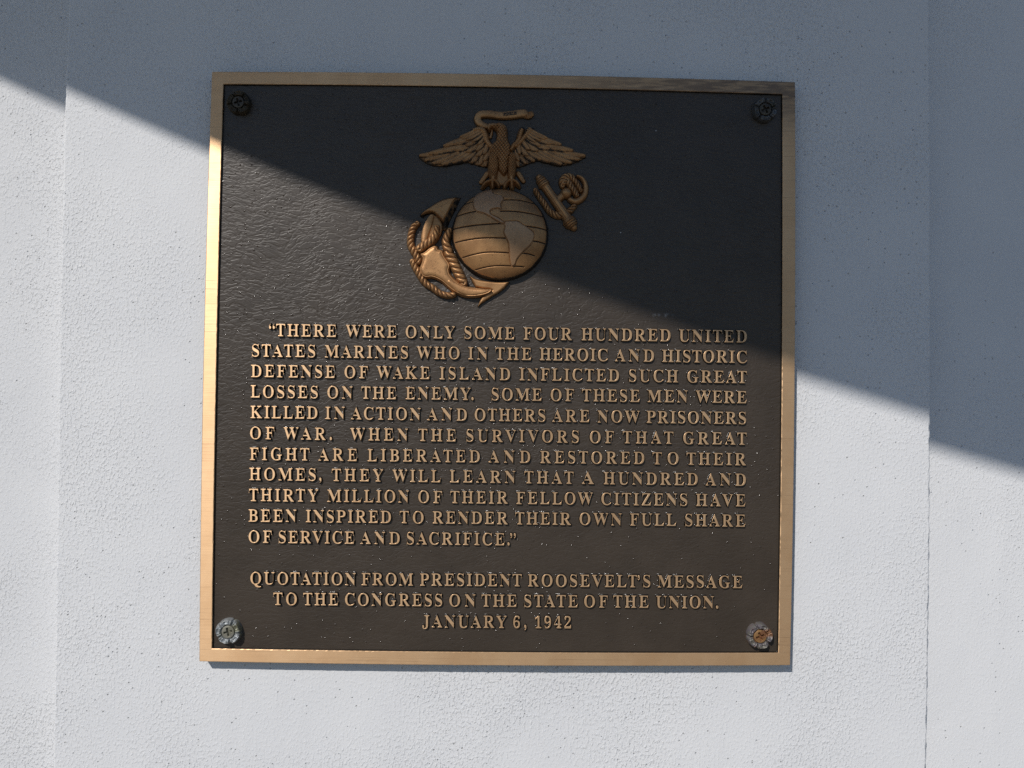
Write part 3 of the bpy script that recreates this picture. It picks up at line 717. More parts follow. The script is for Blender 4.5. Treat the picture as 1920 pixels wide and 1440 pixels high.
def stroke(X, Y, P, w, base, amp, wall=2.6, smooth=True):
    """a rounded rod along a path; returns height and the path coordinates"""
    w = np.atleast_1d(np.asarray(w, float))
    Q = curve(P, 6) if smooth and len(P) > 2 else np.asarray(P, float)
    d, S, c, U, L = seg_dist(X, Y, Q, False)
    ww = np.interp(U, np.linspace(0, 1, len(w)), w) if len(w) > 1 else np.full(X.shape, w[0])
    q = d / ww
    h = np.where(q < 1, base + amp * np.sqrt(np.clip(1 - q * q, 0, 1)), base - (d - ww) * wall)
    return h, S, c / ww, U, q, L

def rope(X, Y, P, w, base, amp, pitch, lean=1.0, hand=1):
    h, S, c, U, q, L = stroke(X, Y, P, w, base, amp)
    wm = float(np.mean(w))
    ph = (S + hand * c * wm * lean) / pitch
    strand = np.abs(np.sin(np.pi * ph)) ** 0.7
    fine = np.sin(np.pi * 2 * (ph * 2.5 - hand * c * 0.8))
    m = np.clip(1 - q * q, 0, 1)
    h = h - np.where(q < 1, (1 - strand) * amp * 0.60 * (0.4 + 0.6 * m) - fine * 0.10 * m * strand, 0)
    # strands bulge the outline too
    h = h - np.where(q >= 0.8, (1 - strand) * 1.0, 0)
    paint_shade = np.where(q < 1, np.clip((0.52 - strand) * 2.6, 0, 1), 0)
    return h, paint_shade

def scales(X, Y, p, q, x0=0.0, y0=0.0, tilt=0.0):
    a = (X - x0) + tilt * (Y - y0)
    b = Y - y0
    u = a / p + b / q
    v = a / p - b / q
    k = np.sqrt(np.abs(np.sin(np.pi * u) * np.sin(np.pi * v)))
    return k

def relief(name, fun, bbox, parent, hmean, mats=(None,), step=0.5, yback=0.0):
    """a cast relief: fun(X, Y) -> height over the field and paint amount, meshed wherever it stands out of the field"""
    x0, y0, x1, y1 = bbox
    nx, ny = int((x1 - x0) / step) + 1, int((y1 - y0) / step) + 1
    X, Y = np.meshgrid(x0 + np.arange(nx) * step, y0 + np.arange(ny) * step)
    h, paint_shade = fun(X, Y)
    CUT = -1.2
    h = np.maximum(h, CUT)
    w = ray_to(X, Y, YF - hmean * 1.25 * PXM)
    V = np.stack([w[..., 0], YF - np.where(h > 0, h * 1.3, h) * PXM, w[..., 2]], -1).reshape(-1, 3) - foot
    idx = np.arange(nx * ny).reshape(ny, nx)
    q = np.stack([idx[:-1, :-1], idx[1:, :-1], idx[1:, 1:], idx[:-1, 1:]], -1).reshape(-1, 4)
    hh = h.reshape(-1)[q]
    q = q[(hh.max(1) > -0.6)]
    used = np.unique(q)
    remap = np.full(nx * ny, -1)
    remap[used] = np.arange(len(used))
    me = mesh_np(name, V[used], remap[q], smooth=True)
    at = me.attributes.new('paint_shade', 'FLOAT', 'POINT')
    pv_ = np.broadcast_to(paint_shade, X.shape).reshape(-1)[used]
    low = np.clip(1.0 - (h.reshape(-1)[used] - 1.3) / 1.8, 0, 1)      # field coat up the foot of the relief, widened as painted contact shade
    at.data.foreach_set('value', np.maximum(pv_, low).astype(np.float32))
    return link(name, me, parent, [MAT_CAST])

# ---- globe
GC_, GRX, GRY = B_((980, 681))[0], 445 / 4.9658, 425 / 4.9658
def dome(X, Y):
    r2 = ((X - GC_[0]) / GRX) ** 2 + ((Y - GC_[1]) / GRY) ** 2
    r = np.sqrt(r2)
    return np.where(r < 1, 5 + 24 * np.sqrt(np.clip(1 - r2 * 0.985, 0, 1)), 5 + 24 * math.sqrt(0.015) - (r - 1) * GRX * 3), r
NORTH = curve(B_((740, 345), (775, 292), (830, 262), (900, 258), (915, 310), (950, 325), (990, 332), (1012, 372), (990, 410), (985, 440), (992, 472), (965, 462), (910, 470),
                 (885, 492), (900, 525), (955, 552), (1000, 585), (1024, 604), (1000, 606), (950, 580), (890, 540), (830, 508), (770, 488), (742, 450), (735, 400)), 5, True)
SOUTH = curve(B_((1025, 600), (1060, 590), (1140, 588), (1185, 615), (1230, 640), (1292, 690), (1290, 745), (1255, 805), (1195, 862), (1140, 925), (1118, 978), (1090, 990),
                 (1076, 935), (1072, 870), (1062, 790), (1040, 740), (1020, 690), (1030, 640)), 5, True)
GREEN = curve(B_((1010, 300), (1060, 310), (1080, 350), (1040, 370), (1000, 340)), 5, True)
LATS = [B_((640, 408), (740, 385), (745, 384)), B_((1010, 383), (1150, 380), (1325, 405)),
        B_((580, 517), (690, 498), (760, 488)), B_((985, 492), (1150, 495), (1392, 525)),
        B_((535, 640), (750, 622), (1020, 608)), B_((1215, 630), (1320, 636), (1430, 650)),
        B_((565, 767), (800, 743), (1045, 744)), B_((1290, 762), (1340, 766), (1400, 776)),
        B_((635, 907), (850, 872), (1072, 878)), B_((1180, 876), (1240, 880), (1300, 892)),
        B_((755, 1020), (940, 992), (1205, 996))]
def globe(X, Y):
    h, r = dome(X, Y)
    paint_shade = np.zeros_like(X)
    for L in LATS:
        d = seg_dist(X, Y, curve(L, 8), False)[0]
        k = np.exp(-(d / 0.9) ** 2)
        h = h - 2.0 * k * (r < 1)
        paint_shade = np.maximum(paint_shade, np.where(d < 1.0, 0.9, 0))
    for P in (NORTH, SOUTH):                                    # a groove follows each shore
        d = sdf(X, Y, P)
        h = h - 0.8 * np.exp(-((d + 0.8) / 0.8) ** 2)
        paint_shade = np.maximum(paint_shade, 0.55 * np.exp(-((d + 0.9) / 0.7) ** 2))
    gull = sdf(X, Y, GREEN)
    h = h + np.clip(gull + 0.5, 0, 1) * 0.9
    paint_shade = np.maximum(paint_shade, np.clip((r - 0.945) * 16, 0, 0.9))  # shade painted into the colour round the globe's rim
    return h, paint_shade
globe_ob = relief('globe', globe, (842, 346, 1033, 530), plaque, 16)
def continent(P):
    def f(X, Y):
        h, r = dome(X, Y)
        d = sdf(X, Y, P)
        k = np.clip((d + 0.6) / 1.6, 0, 1)
        return np.where(d > -1.4, h - 0.9 + 2.7 * k * k * (3 - 2 * k), -2.0), np.zeros_like(X)
    return f
for P in (NORTH, SOUTH):
    b = (P[:, 0].min() - 3, P[:, 1].min() - 3, P[:, 0].max() + 3, P[:, 1].max() + 3)
    co = relief('continent', continent(P), b, globe_ob, 16, step=0.45)
    co.data.materials[0] = MAT_RUBBED

# ---- ribbon in the eagle's beak
RIB = H_((448, 345), (385, 328), (322, 290), (292, 228), (322, 168), (405, 150), (520, 158), (650, 174), (800, 166), (940, 146), (1010, 140))
def ribbon(X, Y):
    w = np.array([34, 42, 47, 48, 48, 50, 50, 51, 54, 56, 54]) / 8.227
    h, S, c, U, q, L = stroke(X, Y, RIB, w, 5.5, 1.6)
    h = h + 0.7 * np.clip(np.abs(c) - 0.75, 0, 1) * (q < 1)
    # the end, folded back
    h2, *_r = stroke(X, Y, H_((1000, 150), (1070, 168), (1115, 150)), np.array([50, 54, 44]) / 8.227, 3.2, 1.5)
    q2 = _r[3]
    h2 = h2 + 0.9 * np.sin(X * 1.5) * (q2 < 1)
    h3, *_ = stroke(X, Y, H_((515, 392), (505, 450), (488, 505)), np.array([14, 20, 24]) / 8.227, 2.0, 1.6)
    return np.maximum(np.maximum(h, h2), h3), np.zeros_like(X)
ribbon_ob = relief('ribbon', ribbon, (885, 198, 1006, 262), plaque, 5)
acc = ([], [], [])
pos, width = layout('FIDELIS')
sc = 5.0 / 678.0
for i, ch in enumerate('FIDELIS'):
    ox = 944 + pos[i] * sc * 0.8 + i * 0.25
    parts = [[q * np.array([sc * 0.8, sc]) + np.array([ox, 0]) for q in g] for g in glyph(ch, 10, 14)]
    def tw(p):
        return ray_to(p[:, 0], 217.2 - (p[:, 0] - 944) * 0.11 - p[:, 1], YF - 9.0 * PXM)
    letter_mesh(parts, tw, 0.25, YF - 10.0 * PXM, YF - 8.2 * PXM, acc)
o = link('inscription', mesh_np('inscription', np.array(acc[0]), acc[1], [1] * len(acc[1]), smooth=False), ribbon_ob, [MAT_BRONZE, MAT_SIDE])

# ---- eagle
BODY = curve(H_((462, 412), (446, 372), (448, 335), (470, 308), (515, 298), (570, 296), (620, 282), (690, 298), (735, 350), (748, 430), (750, 520), (775, 590), (797, 635), (800, 720), (790, 800),
                (768, 880), (762, 980), (738, 1060), (700, 1100), (655, 1060), (618, 1000), (600, 900), (565, 820), (505, 765), (468, 705), (480, 645), (535, 592), (580, 550), (595, 480), (592, 425),
                (565, 385), (520, 366), (488, 380), (472, 415)), 4, True)
def body(X, Y):
    d = sdf(X, Y, BODY)
    h = rim(d, 5.0, 9.0, 11.0)
    c0 = H_((470, 400), (455, 355), (475, 320), (530, 318), (585, 330))
    hb, S, c, U, q, L = stroke(X, Y, c0, np.array([8, 16, 22, 30, 36]) / 8.227, 6.0, 5.0)
    h = np.maximum(h, np.where(d > -0.6, hb, -2))
    neck = Y > H_((0, 345))[0][1]
    sc_ = scales(X, Y, 6.2, 7.4, tilt=0.12)
    am = np.clip(d / 2.0, 0, 1) * np.where(X > H_((585, 0))[0][0] - 12, 1, 0) * np.clip((Y - 233) / 4, 0, 1)
    h = h + am * (sc_ - 0.5) * 2.6
    ex, ey = H_((600, 345))[0]
    e2 = np.hypot(X - ex, Y - ey)
    h = h - 1.2 * np.exp(-(e2 / 1.2) ** 2) + 0.9 * np.exp(-((e2 - 2.4) / 0.8) ** 2)
    paint_shade = am * np.clip((0.42 - sc_) * 3, 0, 1)
    # tail behind the legs
    for a, b in (((438, 1062), (345, 1188)), ((925, 1058), (1000, 1172))):
        ht, S, c, U, q, L = stroke(X, Y, H_(a, b), np.array([40, 34]) / 8.227, 2.5, 2.6)
        ht = ht - 0.8 * np.exp(-((c - 0.15) / 0.12) ** 2) * (q < 1)
        h = np.maximum(h, ht)
    tl = curve(H_((590, 980), (760, 980), (790, 1120), (760, 1230), (590, 1230), (570, 1110)), 4, True)
    h = np.maximum(h, rim(sdf(X, Y, tl), 2.0, 2.0, 6))
    return h, paint_shade
eagle_ob = relief('eagle', body, (896, 226, 990, 350), plaque, 9, step=0.45)

def wing(rows, outline, lead, side):
    def f(X, Y):
        d = sdf(X, Y, outline)
        h = rim(d, 2.0, 2.0, 6.0)
        paint_shade = np.where(d > 0, 0.5, 0.0) * np.ones_like(X)
        for P, w, base, amp in rows:
            P = np.asarray(P, float)
            lim = (X > P[:, 0].min() - 12) & (X < P[:, 0].max() + 12) & (Y > P[:, 1].min() - 12) & (Y < P[:, 1].max() + 12)
            if not lim.any():
                continue
            xs, ys = X[lim], Y[lim]
            hf, S, c, U, q, L = stroke(xs, ys, P, w, base, amp, wall=4.0)
            e = side * c                                                       # towards the upper edge of the vane
            hf = hf + (q < 1) * (0.9 * e - 0.35 * np.exp(-((c + 0.1) / 0.12) ** 2) + 0.16 * np.sin(S * 2.0 + np.abs(c) * 5))
            hf = hf + 0.9 * U * (q < 1)                           # tips lift, as feathers overlap
            pf = np.clip(0.34 - 0.85 * e + 0.10 * np.sin(S * 2.0 + np.abs(c) * 5), 0, 0.9) * (1 - 0.45 * U)
            pf = np.where(q > 0.97, 0.85, pf)
            cur = h[lim]
            w_ = hf > cur
            h[lim] = np.where(w_, hf, cur)
            pp = paint_shade[lim]
            paint_shade[lim] = np.where(w_, pf, pp)
        for P, w, base, amp in lead:
            hf, S, c, U, q, L = stroke(X, Y, P, w, base, amp)
            sc_ = np.abs(np.sin(np.pi * S / 3.6)) ** 0.6
            hf = hf - (1 - sc_) * 1.2 * (q < 1)
            w_ = hf > h
            h = np.where(w_, hf, h)
            paint_shade = np.where(w_, np.clip((0.3 - sc_) * 3, 0, 1), paint_shade)
        return h, paint_shade
    return f

def fan(starts, ends, w, base, amp, bow):
    """feathers from a curve of roots to a curve of tips, all in the zoom frame A"""
    out = []
    s_, e_ = curve(A_(*starts), 12), curve(A_(*ends), 12)
    return s_, e_, w, base, amp, bow
def feathers(n, starts, ends, w0, w1, base0, base1, amp, bow):
    s_, e_ = curve(A_(*starts), 16), curve(A_(*ends), 16)
    out = []
    for k in range(n):
        t = k / (n - 1)
        i, j = t * (len(s_) - 1), t * (len(e_) - 1)
        a = np.array([np.interp(i, range(len(s_)), s_[:, m]) for m in (0, 1)])
        b = np.array([np.interp(j, range(len(e_)), e_[:, m]) for m in (0, 1)])
        v = b - a
        nrm = np.array([-v[1], v[0]])
        mid = (a + b) / 2 + nrm * bow
        w = w0 + (w1 - w0) * t
        out.append((np.array([a, mid, b - v * 0.02]), np.array([w, w * 1.1, w * 1.05, w * 0.55]), base0 + (base1 - base0) * t, amp))
    return out

LW = curve(A_((228, 515), (300, 500), (400, 465), (470, 428), (560, 395), (625, 342), (700, 308), (745, 272), (800, 258), (848, 275), (864, 320), (876, 370), (910, 420), (940, 480), (925, 540),
              (890, 590), (865, 615), (800, 605), (720, 580), (645, 565), (540, 590), (430, 608), (340, 598), (270, 560)), 3, True)
rows = feathers(9, [(560, 455), (640, 470), (720, 490), (800, 500), (870, 530)], [(240, 515), (330, 580), (470, 597), (640, 560), (760, 585), (862, 608)], 6.4, 5.2, 3.6, 2.8, 3.2, -0.05)
rows += feathers(6, [(650, 400), (740, 400), (820, 420), (900, 480)], [(330, 500), (480, 475), (640, 468), (760, 505), (850, 560)], 6.6, 5.6, 5.6, 5.0, 3.0, -0.06)
rows += feathers(5, [(760, 300), (800, 330), (840, 370), (880, 430)], [(470, 432), (560, 415), (680, 425), (780, 470), (850, 500)], 6.2, 5.2, 7.4, 7.0, 2.8, -0.06)
rows += feathers(5, [(790, 275), (815, 295), (835, 320), (850, 360)], [(625, 348), (650, 370), (720, 385), (790, 420)], 3.9, 3.4, 9.2, 9.0, 2.4, -0.05)
relief('wing', wing(rows, LW, [(A_((745, 282), (800, 270), (838, 285), (858, 330), (868, 375), (900, 420), (935, 450)), np.array([3.2, 4.2, 4.6, 4.6, 4.4, 4.0, 3.4]), 9.5, 3.6)], 1),
       (782, 238, 932, 316), eagle_ob, 6, step=0.4)
RW = curve(A_((1812, 515), (1730, 497), (1670, 460), (1560, 410), (1480, 368), (1400, 330), (1330, 290), (1300, 262), (1250, 262), (1222, 256), (1195, 265), (1175, 310), (1160, 370), (1125, 415), (1095, 470),
              (1120, 560), (1160, 618), (1250, 592), (1330, 562), (1400, 547), (1470, 578), (1560, 602), (1650, 592), (1740, 560)), 3, True)
rows = feathers(9, [(1480, 455), (1400, 470), (1310, 480), (1220, 490), (1150, 530)], [(1800, 516), (1700, 570), (1560, 594), (1400, 545), (1290, 570), (1168, 610)], 6.4, 5.2, 3.6, 2.8, 3.2, 0.05)
rows += feathers(6, [(1390, 390), (1310, 390), (1230, 420), (1140, 480)], [(1680, 470), (1560, 460), (1400, 455), (1280, 500), (1170, 560)], 6.6, 5.6, 5.6, 5.0, 3.0, 0.06)
rows += feathers(5, [(1290, 300), (1260, 330), (1220, 370), (1170, 430)], [(1570, 418), (1480, 410), (1370, 425), (1270, 460), (1180, 500)], 6.2, 5.2, 7.4, 7.0, 2.8, 0.06)
rows += feathers(4, [(1275, 275), (1255, 300), (1240, 330)], [(1440, 360), (1400, 375), (1330, 395)], 3.9, 3.4, 9.2, 9.0, 2.4, 0.05)
relief('wing', wing(rows, RW, [(A_((1208, 268), (1190, 320), (1175, 370), (1130, 420), (1105, 460)), np.array([3.0, 3.6, 3.2, 3.0, 2.6]), 9.5, 3.4),
                               (A_((1300, 275), (1270, 300), (1225, 350), (1190, 395), (1150, 430)), np.array([3.4, 3.6, 3.2, 3.0, 2.6]), 9.8, 3.4)], -1),
       (950, 236, 1104, 318), eagle_ob, 6, step=0.4)

def leg(P, w, toes):
    def f(X, Y):
        h, S, c, U, q, L = stroke(X, Y, P, w, 7.0, 8.0)
        k = scales(X, Y, 4.6, 5.6, x0=P[0][0], tilt=0.05)
        am = (q < 0.95) * np.clip((P[-1][1] - 3 - Y) / 3, 0, 1)
        h = h + am * (k - 0.5) * 2.6
        paint_shade = am * np.clip((0.42 - k) * 3, 0, 1)
        for t in toes:
            ht, S, c, U, q, L = stroke(X, Y, t, np.array([3.0, 3.0, 2.6, 1.2]), 9.0, 5.2)
            ht = ht + 0.5 * np.cos(S * 2.0) * (q < 1)
            h = np.maximum(h, ht)
        return h, paint_shade
    return f
relief('leg', leg(H_((540, 800), (536, 950), (530, 1080), (535, 1160)), np.array([8.2, 9.2, 7.0, 3.2]),
                  [H_((530, 1160), (480, 1185), (415, 1212), (368, 1272)), H_((530, 1165), (520, 1225), (524, 1295)), H_((540, 1165), (590, 1205), (622, 1275))]),
       (898, 278, 942, 358), eagle_ob, 11, step=0.4)
relief('leg', leg(H_((826, 795), (818, 950), (812, 1090), (815, 1160)), np.array([6.6, 7.4, 6.0, 3.2]),
                  [H_((808, 1165), (750, 1198), (716, 1250), (702, 1300)), H_((815, 1170), (820, 1235), (822, 1302)), H_((825, 1165), (885, 1195), (935, 1258))]),
       (938, 278, 982, 358), eagle_ob, 11, step=0.4)

# ---- anchor
CROWN = np.concatenate([curve(F_((420, 140), (490, 112), (560, 52), (640, 12), (680, 20), (705, 72), (770, 92), (800, 170), (862, 262), (898, 330), (880, 395), (896, 470), (950, 540), (1010, 592), (1085, 640), (1200, 682), (1380, 712), (1570, 722)), 3),
                        curve(F_((1590, 740), (1530, 785), (1400, 822), (1250, 836), (1115, 820), (985, 757), (875, 676), (775, 588), (690, 540), (600, 512), (500, 520), (440, 475), (412, 392), (440, 300), (462, 220), (440, 175)), 3)])
LEAF = curve(E_((600, 1110), (592, 1000), (610, 900), (650, 760), (735, 590), (820, 500), (930, 520), (1010, 600), (1060, 720), (1060, 860), (1010, 980), (900, 1060), (760, 1120), (650, 1150)), 3, True)
def anchor(X, Y):
    d = sdf(X, Y, CROWN)
    h = rim(d, 7.0, 3.4, 9.0, wall=2.0)
    arm = F_((900, 600), (1060, 712), (1250, 768), (1420, 768), (1580, 738))
    hr, S, c, U, q, L = stroke(X, Y, arm, np.array([4, 8, 8, 7, 3.0]), 9.0, 2.2)
    h = np.maximum(h, np.where(d > 0, hr, -2))
    h = h - 0.9 * np.exp(-((d - 2.0) / 0.7) ** 2)                # bead round the edge
    l = sdf(X, Y, LEAF)
    hl = rim(l, 4.0, 2.5, 5.0)
    hr, S, c, U, q, L = stroke(X, Y, E_((830, 540), (760, 700), (710, 850), (655, 1120)), np.array([6.5, 10.5, 10.5, 6.0]), 5.5, 4.5)
    hl = np.maximum(hl, np.where(l > 0.5, hr - 1.4 * np.exp(-((c + 0.80) / 0.10) ** 2), -2))
    h = np.maximum(h, hl)
    return h, np.zeros_like(X)
anchor_ob = relief('anchor', anchor, (784, 396, 928, 562), plaque, 8, step=0.45)

FLUKE_T = np.concatenate([curve(E_((600, 505), (700, 408), (850, 312), (1000, 222), (1160, 158), (1385, 128)), 4), curve(E_((1300, 250), (1200, 440), (1130, 570), (1098, 655)), 4),
                          curve(E_((1045, 605), (960, 522), (880, 455), (780, 440), (690, 465)), 4)])
FLUKE_B = np.concatenate([curve(E_((590, 512), (700, 402), (850, 305), (1000, 215), (1160, 150), (1400, 112), (1478, 108)), 4), curve(E_((1430, 210), (1335, 420), (1225, 645), (1145, 865)), 4),
                          curve(E_((1090, 840), (1080, 700), (1035, 612), (955, 530), (880, 465), (780, 450), (690, 478), (625, 560)), 4)])
def fluke_up(X, Y):
    hs = np.minimum(11.0, 2.0 + 0.85 * sdf(X, Y, FLUKE_B))
    dt = sdf(X, Y, FLUKE_T)
    h = np.maximum(np.where(hs < 2, 2 + sdf(X, Y, FLUKE_B) * 2.6, hs), rim(dt, 8.0, 2.6, 3.0, 2.2))
    return h, np.clip(-dt / 1.5, 0, 1) * 0.62
relief('fluke', fluke_up, (786, 366, 866, 436), anchor_ob, 8, step=0.4)
FL2 = np.concatenate([curve(F_((1243, 512), (1340, 560), (1500, 590), (1700, 606), (1862, 600)), 3), curve(F_((1800, 682), (1700, 762), (1600, 822), (1500, 890), (1420, 942), (1362, 996)), 3),
                      F_((1398, 905), (1428, 848), (1500, 800), (1560, 770), (1597, 730), (1560, 712), (1450, 700), (1330, 672), (1285, 600))])
def fluke_low(X, Y):
    d = sdf(X, Y, FL2)
    h = rim(d, 5.5, 2.4, 3.2)
    h = h - 0.05 * (Y - 525)
    return h, np.zeros_like(X)
relief('fluke', fluke_low, (880, 514, 958, 578), anchor_ob, 7, step=0.4)

def stock(X, Y):
    P = G_((325, 225), (990, 1185))
    L = math.hypot(*(P[1] - P[0]))
    k = L / 1168.0
    ss = np.array([0, 30, 55, 75, 95, 115, 140, 165, 190, 215, 300, 600, 950, 985, 1010, 1035, 1055, 1075, 1100, 1125, 1145, 1168]) * k
    ww = np.array([60, 84, 90, 96, 86, 96, 104, 106, 96, 78, 76, 80, 88, 112, 126, 128, 112, 122, 118, 104, 84, 60]) / 10.286
    d, S, c, U, L2 = seg_dist(X, Y, P, False)
    w = np.interp(S, ss, ww)
    q = d / w
    h = np.where(q < 1, 4.5 + w * 0.85 * np.sqrt(np.clip(1 - q * q, 0, 1)), 4.5 - (d - w) * 2.6)
    v = (P[1] - P[0]) / L
    flat = np.clip(1 - np.abs(np.abs(c) - 4.2) / 0.8, 0, 1) * (S > 215 * k) * (S < 950 * k)
    h = h - 0.8 * flat
    collar = np.where((S < 215 * k) | (S > 985 * k), np.clip((np.sin(S / k * 2 * np.pi / 44) - 0.55) * 2, 0, 1), 0) * (q < 1)
    h = h - collar * 1.5
    hs, *_r = stroke(X, Y, G_((640, 680), (740, 600), (800, 560)), np.array([7, 6.4, 6.0]), 4.0, 5.0)
    h = np.maximum(h, hs)
    bx, by = G_((842, 530))[0]
    rb = np.hypot(X - bx, Y - by) / 9.2
    h = np.maximum(h, np.where(rb < 1, 6 + 8.0 * np.sqrt(np.clip(1 - rb * rb, 0, 1)), 6 - (rb - 1) * 9.2 * 2.6))
    return h, np.maximum(collar * 0.9, 0.7 * flat)
relief('stock', stock, (998, 322, 1094, 438), anchor_ob, 8, step=0.4)
def ring(X, Y):
    h, S, c, U, q, L = stroke(X, Y, G_((1062, 200), (1140, 235), (1205, 330), (1222, 440), (1195, 560), (1120, 645), (1020, 690), (915, 655)), np.array([2.4, 3.6, 4.3, 4.8, 5.2, 5.6, 5.4, 4.4]), 4.0, 5.0)
    return h, np.zeros_like(X)
relief('ring', ring, (1060, 322, 1108, 386), anchor_ob, 7, step=0.4)

# ---- rope wound about the anchor
def add_rope(name, paths, bbox, hm):
    def f(X, Y):
        h = np.full(X.shape, -2.0); p = np.zeros_like(X)
        for P, w, base, amp, pitch, lean, hand in paths:
            hh, pp = rope(X, Y, P, w, base, amp, pitch, lean, hand)
            m = hh > h
            h = np.where(m, hh, h); p = np.where(m, pp, p)
        return h, p
    return relief(name, f, bbox, plaque, hm, step=0.4)
add_rope('rope', [
    (np.concatenate([E_((505, 690), (420, 770), (375, 880), (352, 1000), (345, 1110), (372, 1230), (430, 1330)), F_((375, 205), (388, 275))]), np.array([4.6, 5.8, 6.0, 6.0, 6.0, 6.2, 6.4, 6.0, 4.6]), 4.5, 5.0, 8.6, 0.75, -1),
    (F_((285, 255), (325, 340), (385, 440), (450, 550), (520, 630), (620, 690), (700, 755), (800, 800), (890, 812), (965, 800)), np.array([4.6, 5.4, 5.6, 5.6, 5.4, 5.4, 5.2, 5.2, 5.2, 4.6]), 5.0, 5.0, 8.6, 0.75, -1),
    (E_((955, 790), (940, 890), (885, 1010), (790, 1110), (680, 1180), (560, 1270)), np.array([4.8, 5.6, 6.6, 7.0, 7.4, 7.0]), 8.5, 5.0, 8.8, 0.8, 1),
    (np.concatenate([E_((1235, 850), (1190, 950), (1150, 1080), (1165, 1200), (1210, 1310)), F_((885, 140), (945, 240), (995, 350), (1050, 460), (1095, 550), (1135, 615))]), np.array([4.8, 6.2, 6.6, 6.8, 7.2, 8.0, 8.4, 8.2, 8.0, 7.6, 6.6]), 6.5, 5.6, 11.0, 0.8, 1),
], (758, 408, 876, 562), 9)
add_rope('rope', [
    (G_((245, 470), (340, 620), (430, 740), (500, 850), (590, 925), (700, 955), (830, 915), (930, 850), (1000, 770)), np.array([4.0, 4.6, 5.0, 5.0, 5.6, 6.4, 6.4, 5.8, 4.6]), 4.5, 4.8, 7.6, 0.9, -1),
    (G_((770, 390), (758, 290), (830, 205), (930, 205), (1010, 290), (1080, 390), (1125, 480)), np.array([4.6, 5.2, 5.6, 5.6, 5.0, 4.6, 4.0]), 4.0, 4.5, 7.0, 0.9, -1),
    (G_((800, 330), (860, 290), (925, 385), (1000, 490), (1045, 570)), np.array([5.0, 5.6, 5.6, 5.4, 4.4]), 5.5, 4.5, 7.0, 0.9, -1),
], (1000, 322, 1096, 414), 7)

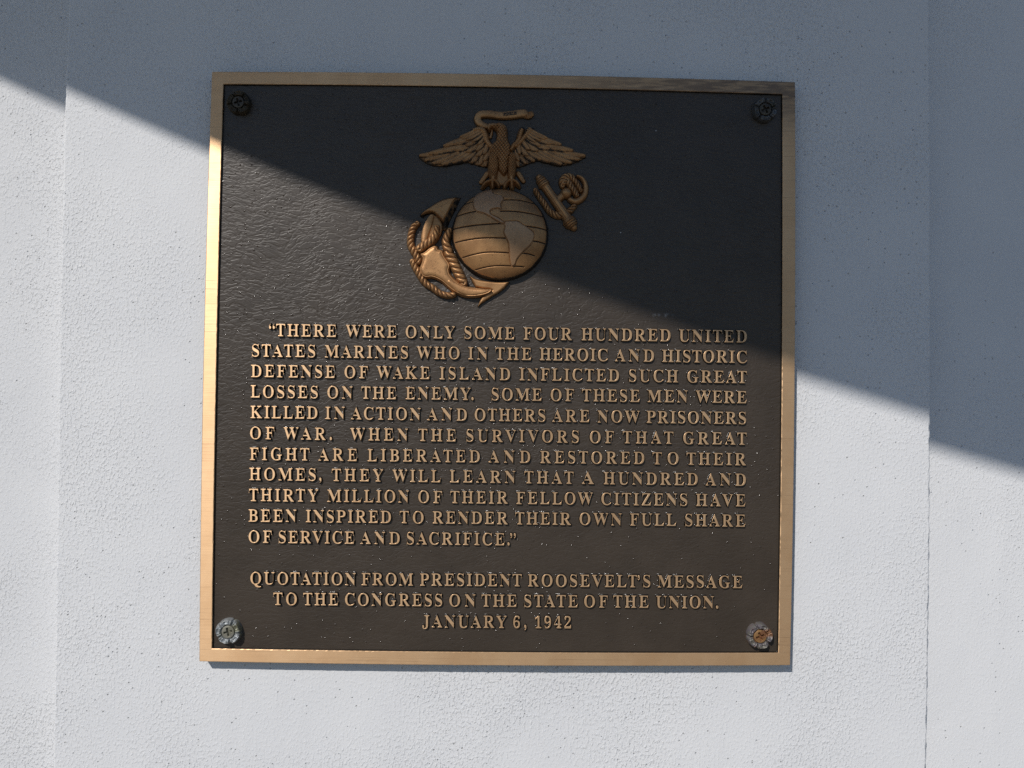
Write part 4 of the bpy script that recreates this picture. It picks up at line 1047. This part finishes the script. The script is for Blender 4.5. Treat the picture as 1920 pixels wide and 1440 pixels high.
# ------------------------------------------------------------------ rosette screws
def make_screw(px, py, turn, cross, r_px, mat_r, mat_h, label, missing=None):
    c = ray_to(px, py, YF - 8 * PXM)
    rt = tag(empty('rosette_screw', (c[0], YF, c[2])), label, 'screw', 'rosette screws in the plaque corners')
    nr, na = 44, 200
    th = np.arange(na) * 2 * np.pi / na
    rr = np.linspace(0.50, 1.0, nr)
    Rr, Th = np.meshgrid(rr, th, indexing='ij')
    r_ = np.random.default_rng(int(px) % 97)
    wob = sum(r_.normal(0, 0.012) * np.cos(k * Th + r_.uniform(0, 6)) for k in range(2, 7))
    ph = 5 * (Th + turn)
    gap = np.abs(np.sin(ph / 2))                                   # 0 on the gap between petals
    notch = np.exp(-(gap / 0.22) ** 2)
    leafv = np.exp(-((np.abs(np.cos(ph / 2)) ) / 0.20) ** 2)
    Ro = r_px * (1 + wob - 0.075 * notch * np.clip((Rr - 0.8) * 5, 0, 1))
    q = (Rr - 0.50) / 0.50
    prof = np.where(q < 0.55, 11.0 + 4.2 * np.sin(np.pi * q / 1.1), 15.2 * np.sqrt(np.clip(1 - ((q - 0.55) / 0.45) ** 2, 0, 1)))
    h = prof - notch * np.clip(q * 3, 0, 1) * np.clip((1 - q) * 6, 0.4, 1) * 7.0
    h = h - np.exp(-((gap - 0.62) / 0.13) ** 2) * np.clip((q - 0.15) * 4, 0, 1) * np.clip((0.9 - q) * 5, 0, 1) * 2.8
    h = h - 3.0 * np.exp(-((q - 0.05) / 0.07) ** 2)
    h = h - 3.2 * np.exp(-(((q - 0.50) / 0.16) ** 2 + ((gap - 1.0) / 0.16) ** 2)) + 1.4 * np.exp(-((q - 0.78) / 0.08) ** 2) * np.clip((gap - 0.35) * 3, 0, 1)
    h = h + sum(r_.normal(0, 0.28) * np.cos(k * Th + 5 * Rr + r_.uniform(0, 6)) for k in range(3, 12)) * np.clip((1 - q) * 4, 0, 1)
    X, Z = Rr * Ro * np.cos(Th), Rr * Ro * np.sin(Th)
    h[-1] = -0.5
    h[0] = 8.6
    V = np.stack([X * PXM, -h * PXM, Z * PXM], -1)
    # drop the outer ring straight into the field
    idx = np.arange(nr * na).reshape(nr, na)
    nx = np.roll(idx, -1, 1)
    Fq = np.stack([idx[:-1], idx[1:], nx[1:], nx[:-1]], -1).reshape(-1, 4)
    link('rosette', mesh_np('rosette', V.reshape(-1, 3), Fq), rt, [mat_r])
    # countersunk cross-head
    nr, na = 34, 160
    rr = np.linspace(0.0, 1.0, nr); rr[0] = 0.004
    th = np.arange(na) * 2 * np.pi / na
    Rr, Th = np.meshgrid(rr, th, indexing='ij')
    rad = r_px * 0.50
    x, z = Rr * np.cos(Th - cross), Rr * np.sin(Th - cross)
    slot = np.minimum(np.maximum(np.abs(x) - 0.62, np.abs(z) - 0.13), np.maximum(np.abs(z) - 0.62, np.abs(x) - 0.13))
    core = np.hypot(x, z) - 0.24
    slot = np.minimum(slot, core)
    h = 11.6 + 0.9 * np.sqrt(np.clip(1 - Rr ** 2, 0, 1)) - 5.2 * np.clip(-slot / 0.10 + 0.5, 0, 1)
    h = np.where(Rr > 0.93, h - ((Rr - 0.93) / 0.07) ** 2 * 3.0, h)
    V = np.stack([Rr * rad * np.cos(Th) * PXM, -h * PXM, Rr * rad * np.sin(Th) * PXM], -1)
    idx = np.arange(nr * na).reshape(nr, na)
    nx = np.roll(idx, -1, 1)
    Fq = np.stack([idx[:-1], idx[1:], nx[1:], nx[:-1]], -1).reshape(-1, 4)
    link('screw_head', mesh_np('screw_head', V.reshape(-1, 3), Fq), rt, [mat_h])
    return rt

DK = screw_mat('blackened_brass', (0.060, 0.050, 0.034), (0.085, 0.068, 0.045), (0.045, 0.040, 0.032), 0.4, 0.5)
DKH = screw_mat('blackened_screw', (0.070, 0.058, 0.045), (0.10, 0.085, 0.06), (0.06, 0.05, 0.04), 0.4, 0.5)
DG = screw_mat('dark_pewter', (0.085, 0.085, 0.085), (0.14, 0.145, 0.15), (0.07, 0.07, 0.06), 0.5, 0.36)
GR = screw_mat('weathered_pewter', (0.27, 0.285, 0.275), (0.40, 0.42, 0.435), (0.25, 0.245, 0.17), 0.45, 0.42)
GRH = screw_mat('dull_steel', (0.26, 0.25, 0.21), (0.33, 0.315, 0.255), (0.21, 0.20, 0.15), 0.4, 0.5)
RU = screw_mat('rust_stained_pewter', (0.19, 0.18, 0.15), (0.17, 0.15, 0.165), (0.24, 0.12, 0.06), 0.35, 0.45)
RUH = screw_mat('rusty_screw', (0.29, 0.155, 0.055), (0.34, 0.195, 0.085), (0.20, 0.09, 0.04), 0.3, 0.5)
make_screw(447.5, 192.5, 0.35, 0.30, 22.5, DK, DKH, 'dark brown rosette screw in shade, close above the sunlit part of the left border')
make_screw(1434, 206, 0.95, 0.45, 23.5, DG, DKH, 'blackened rosette screw wholly in shade beside the tarnished border corner')
make_screw(428.5, 1184, 0.10, 0.25, 24.0, GR, GRH, 'bluish grey rosette screw in the sun beside the bright gold foot of the border')
make_screw(1424.5, 1192.5, 0.62, 0.35, 24.5, RU, RUH, 'rust stained rosette screw with an orange cross head')
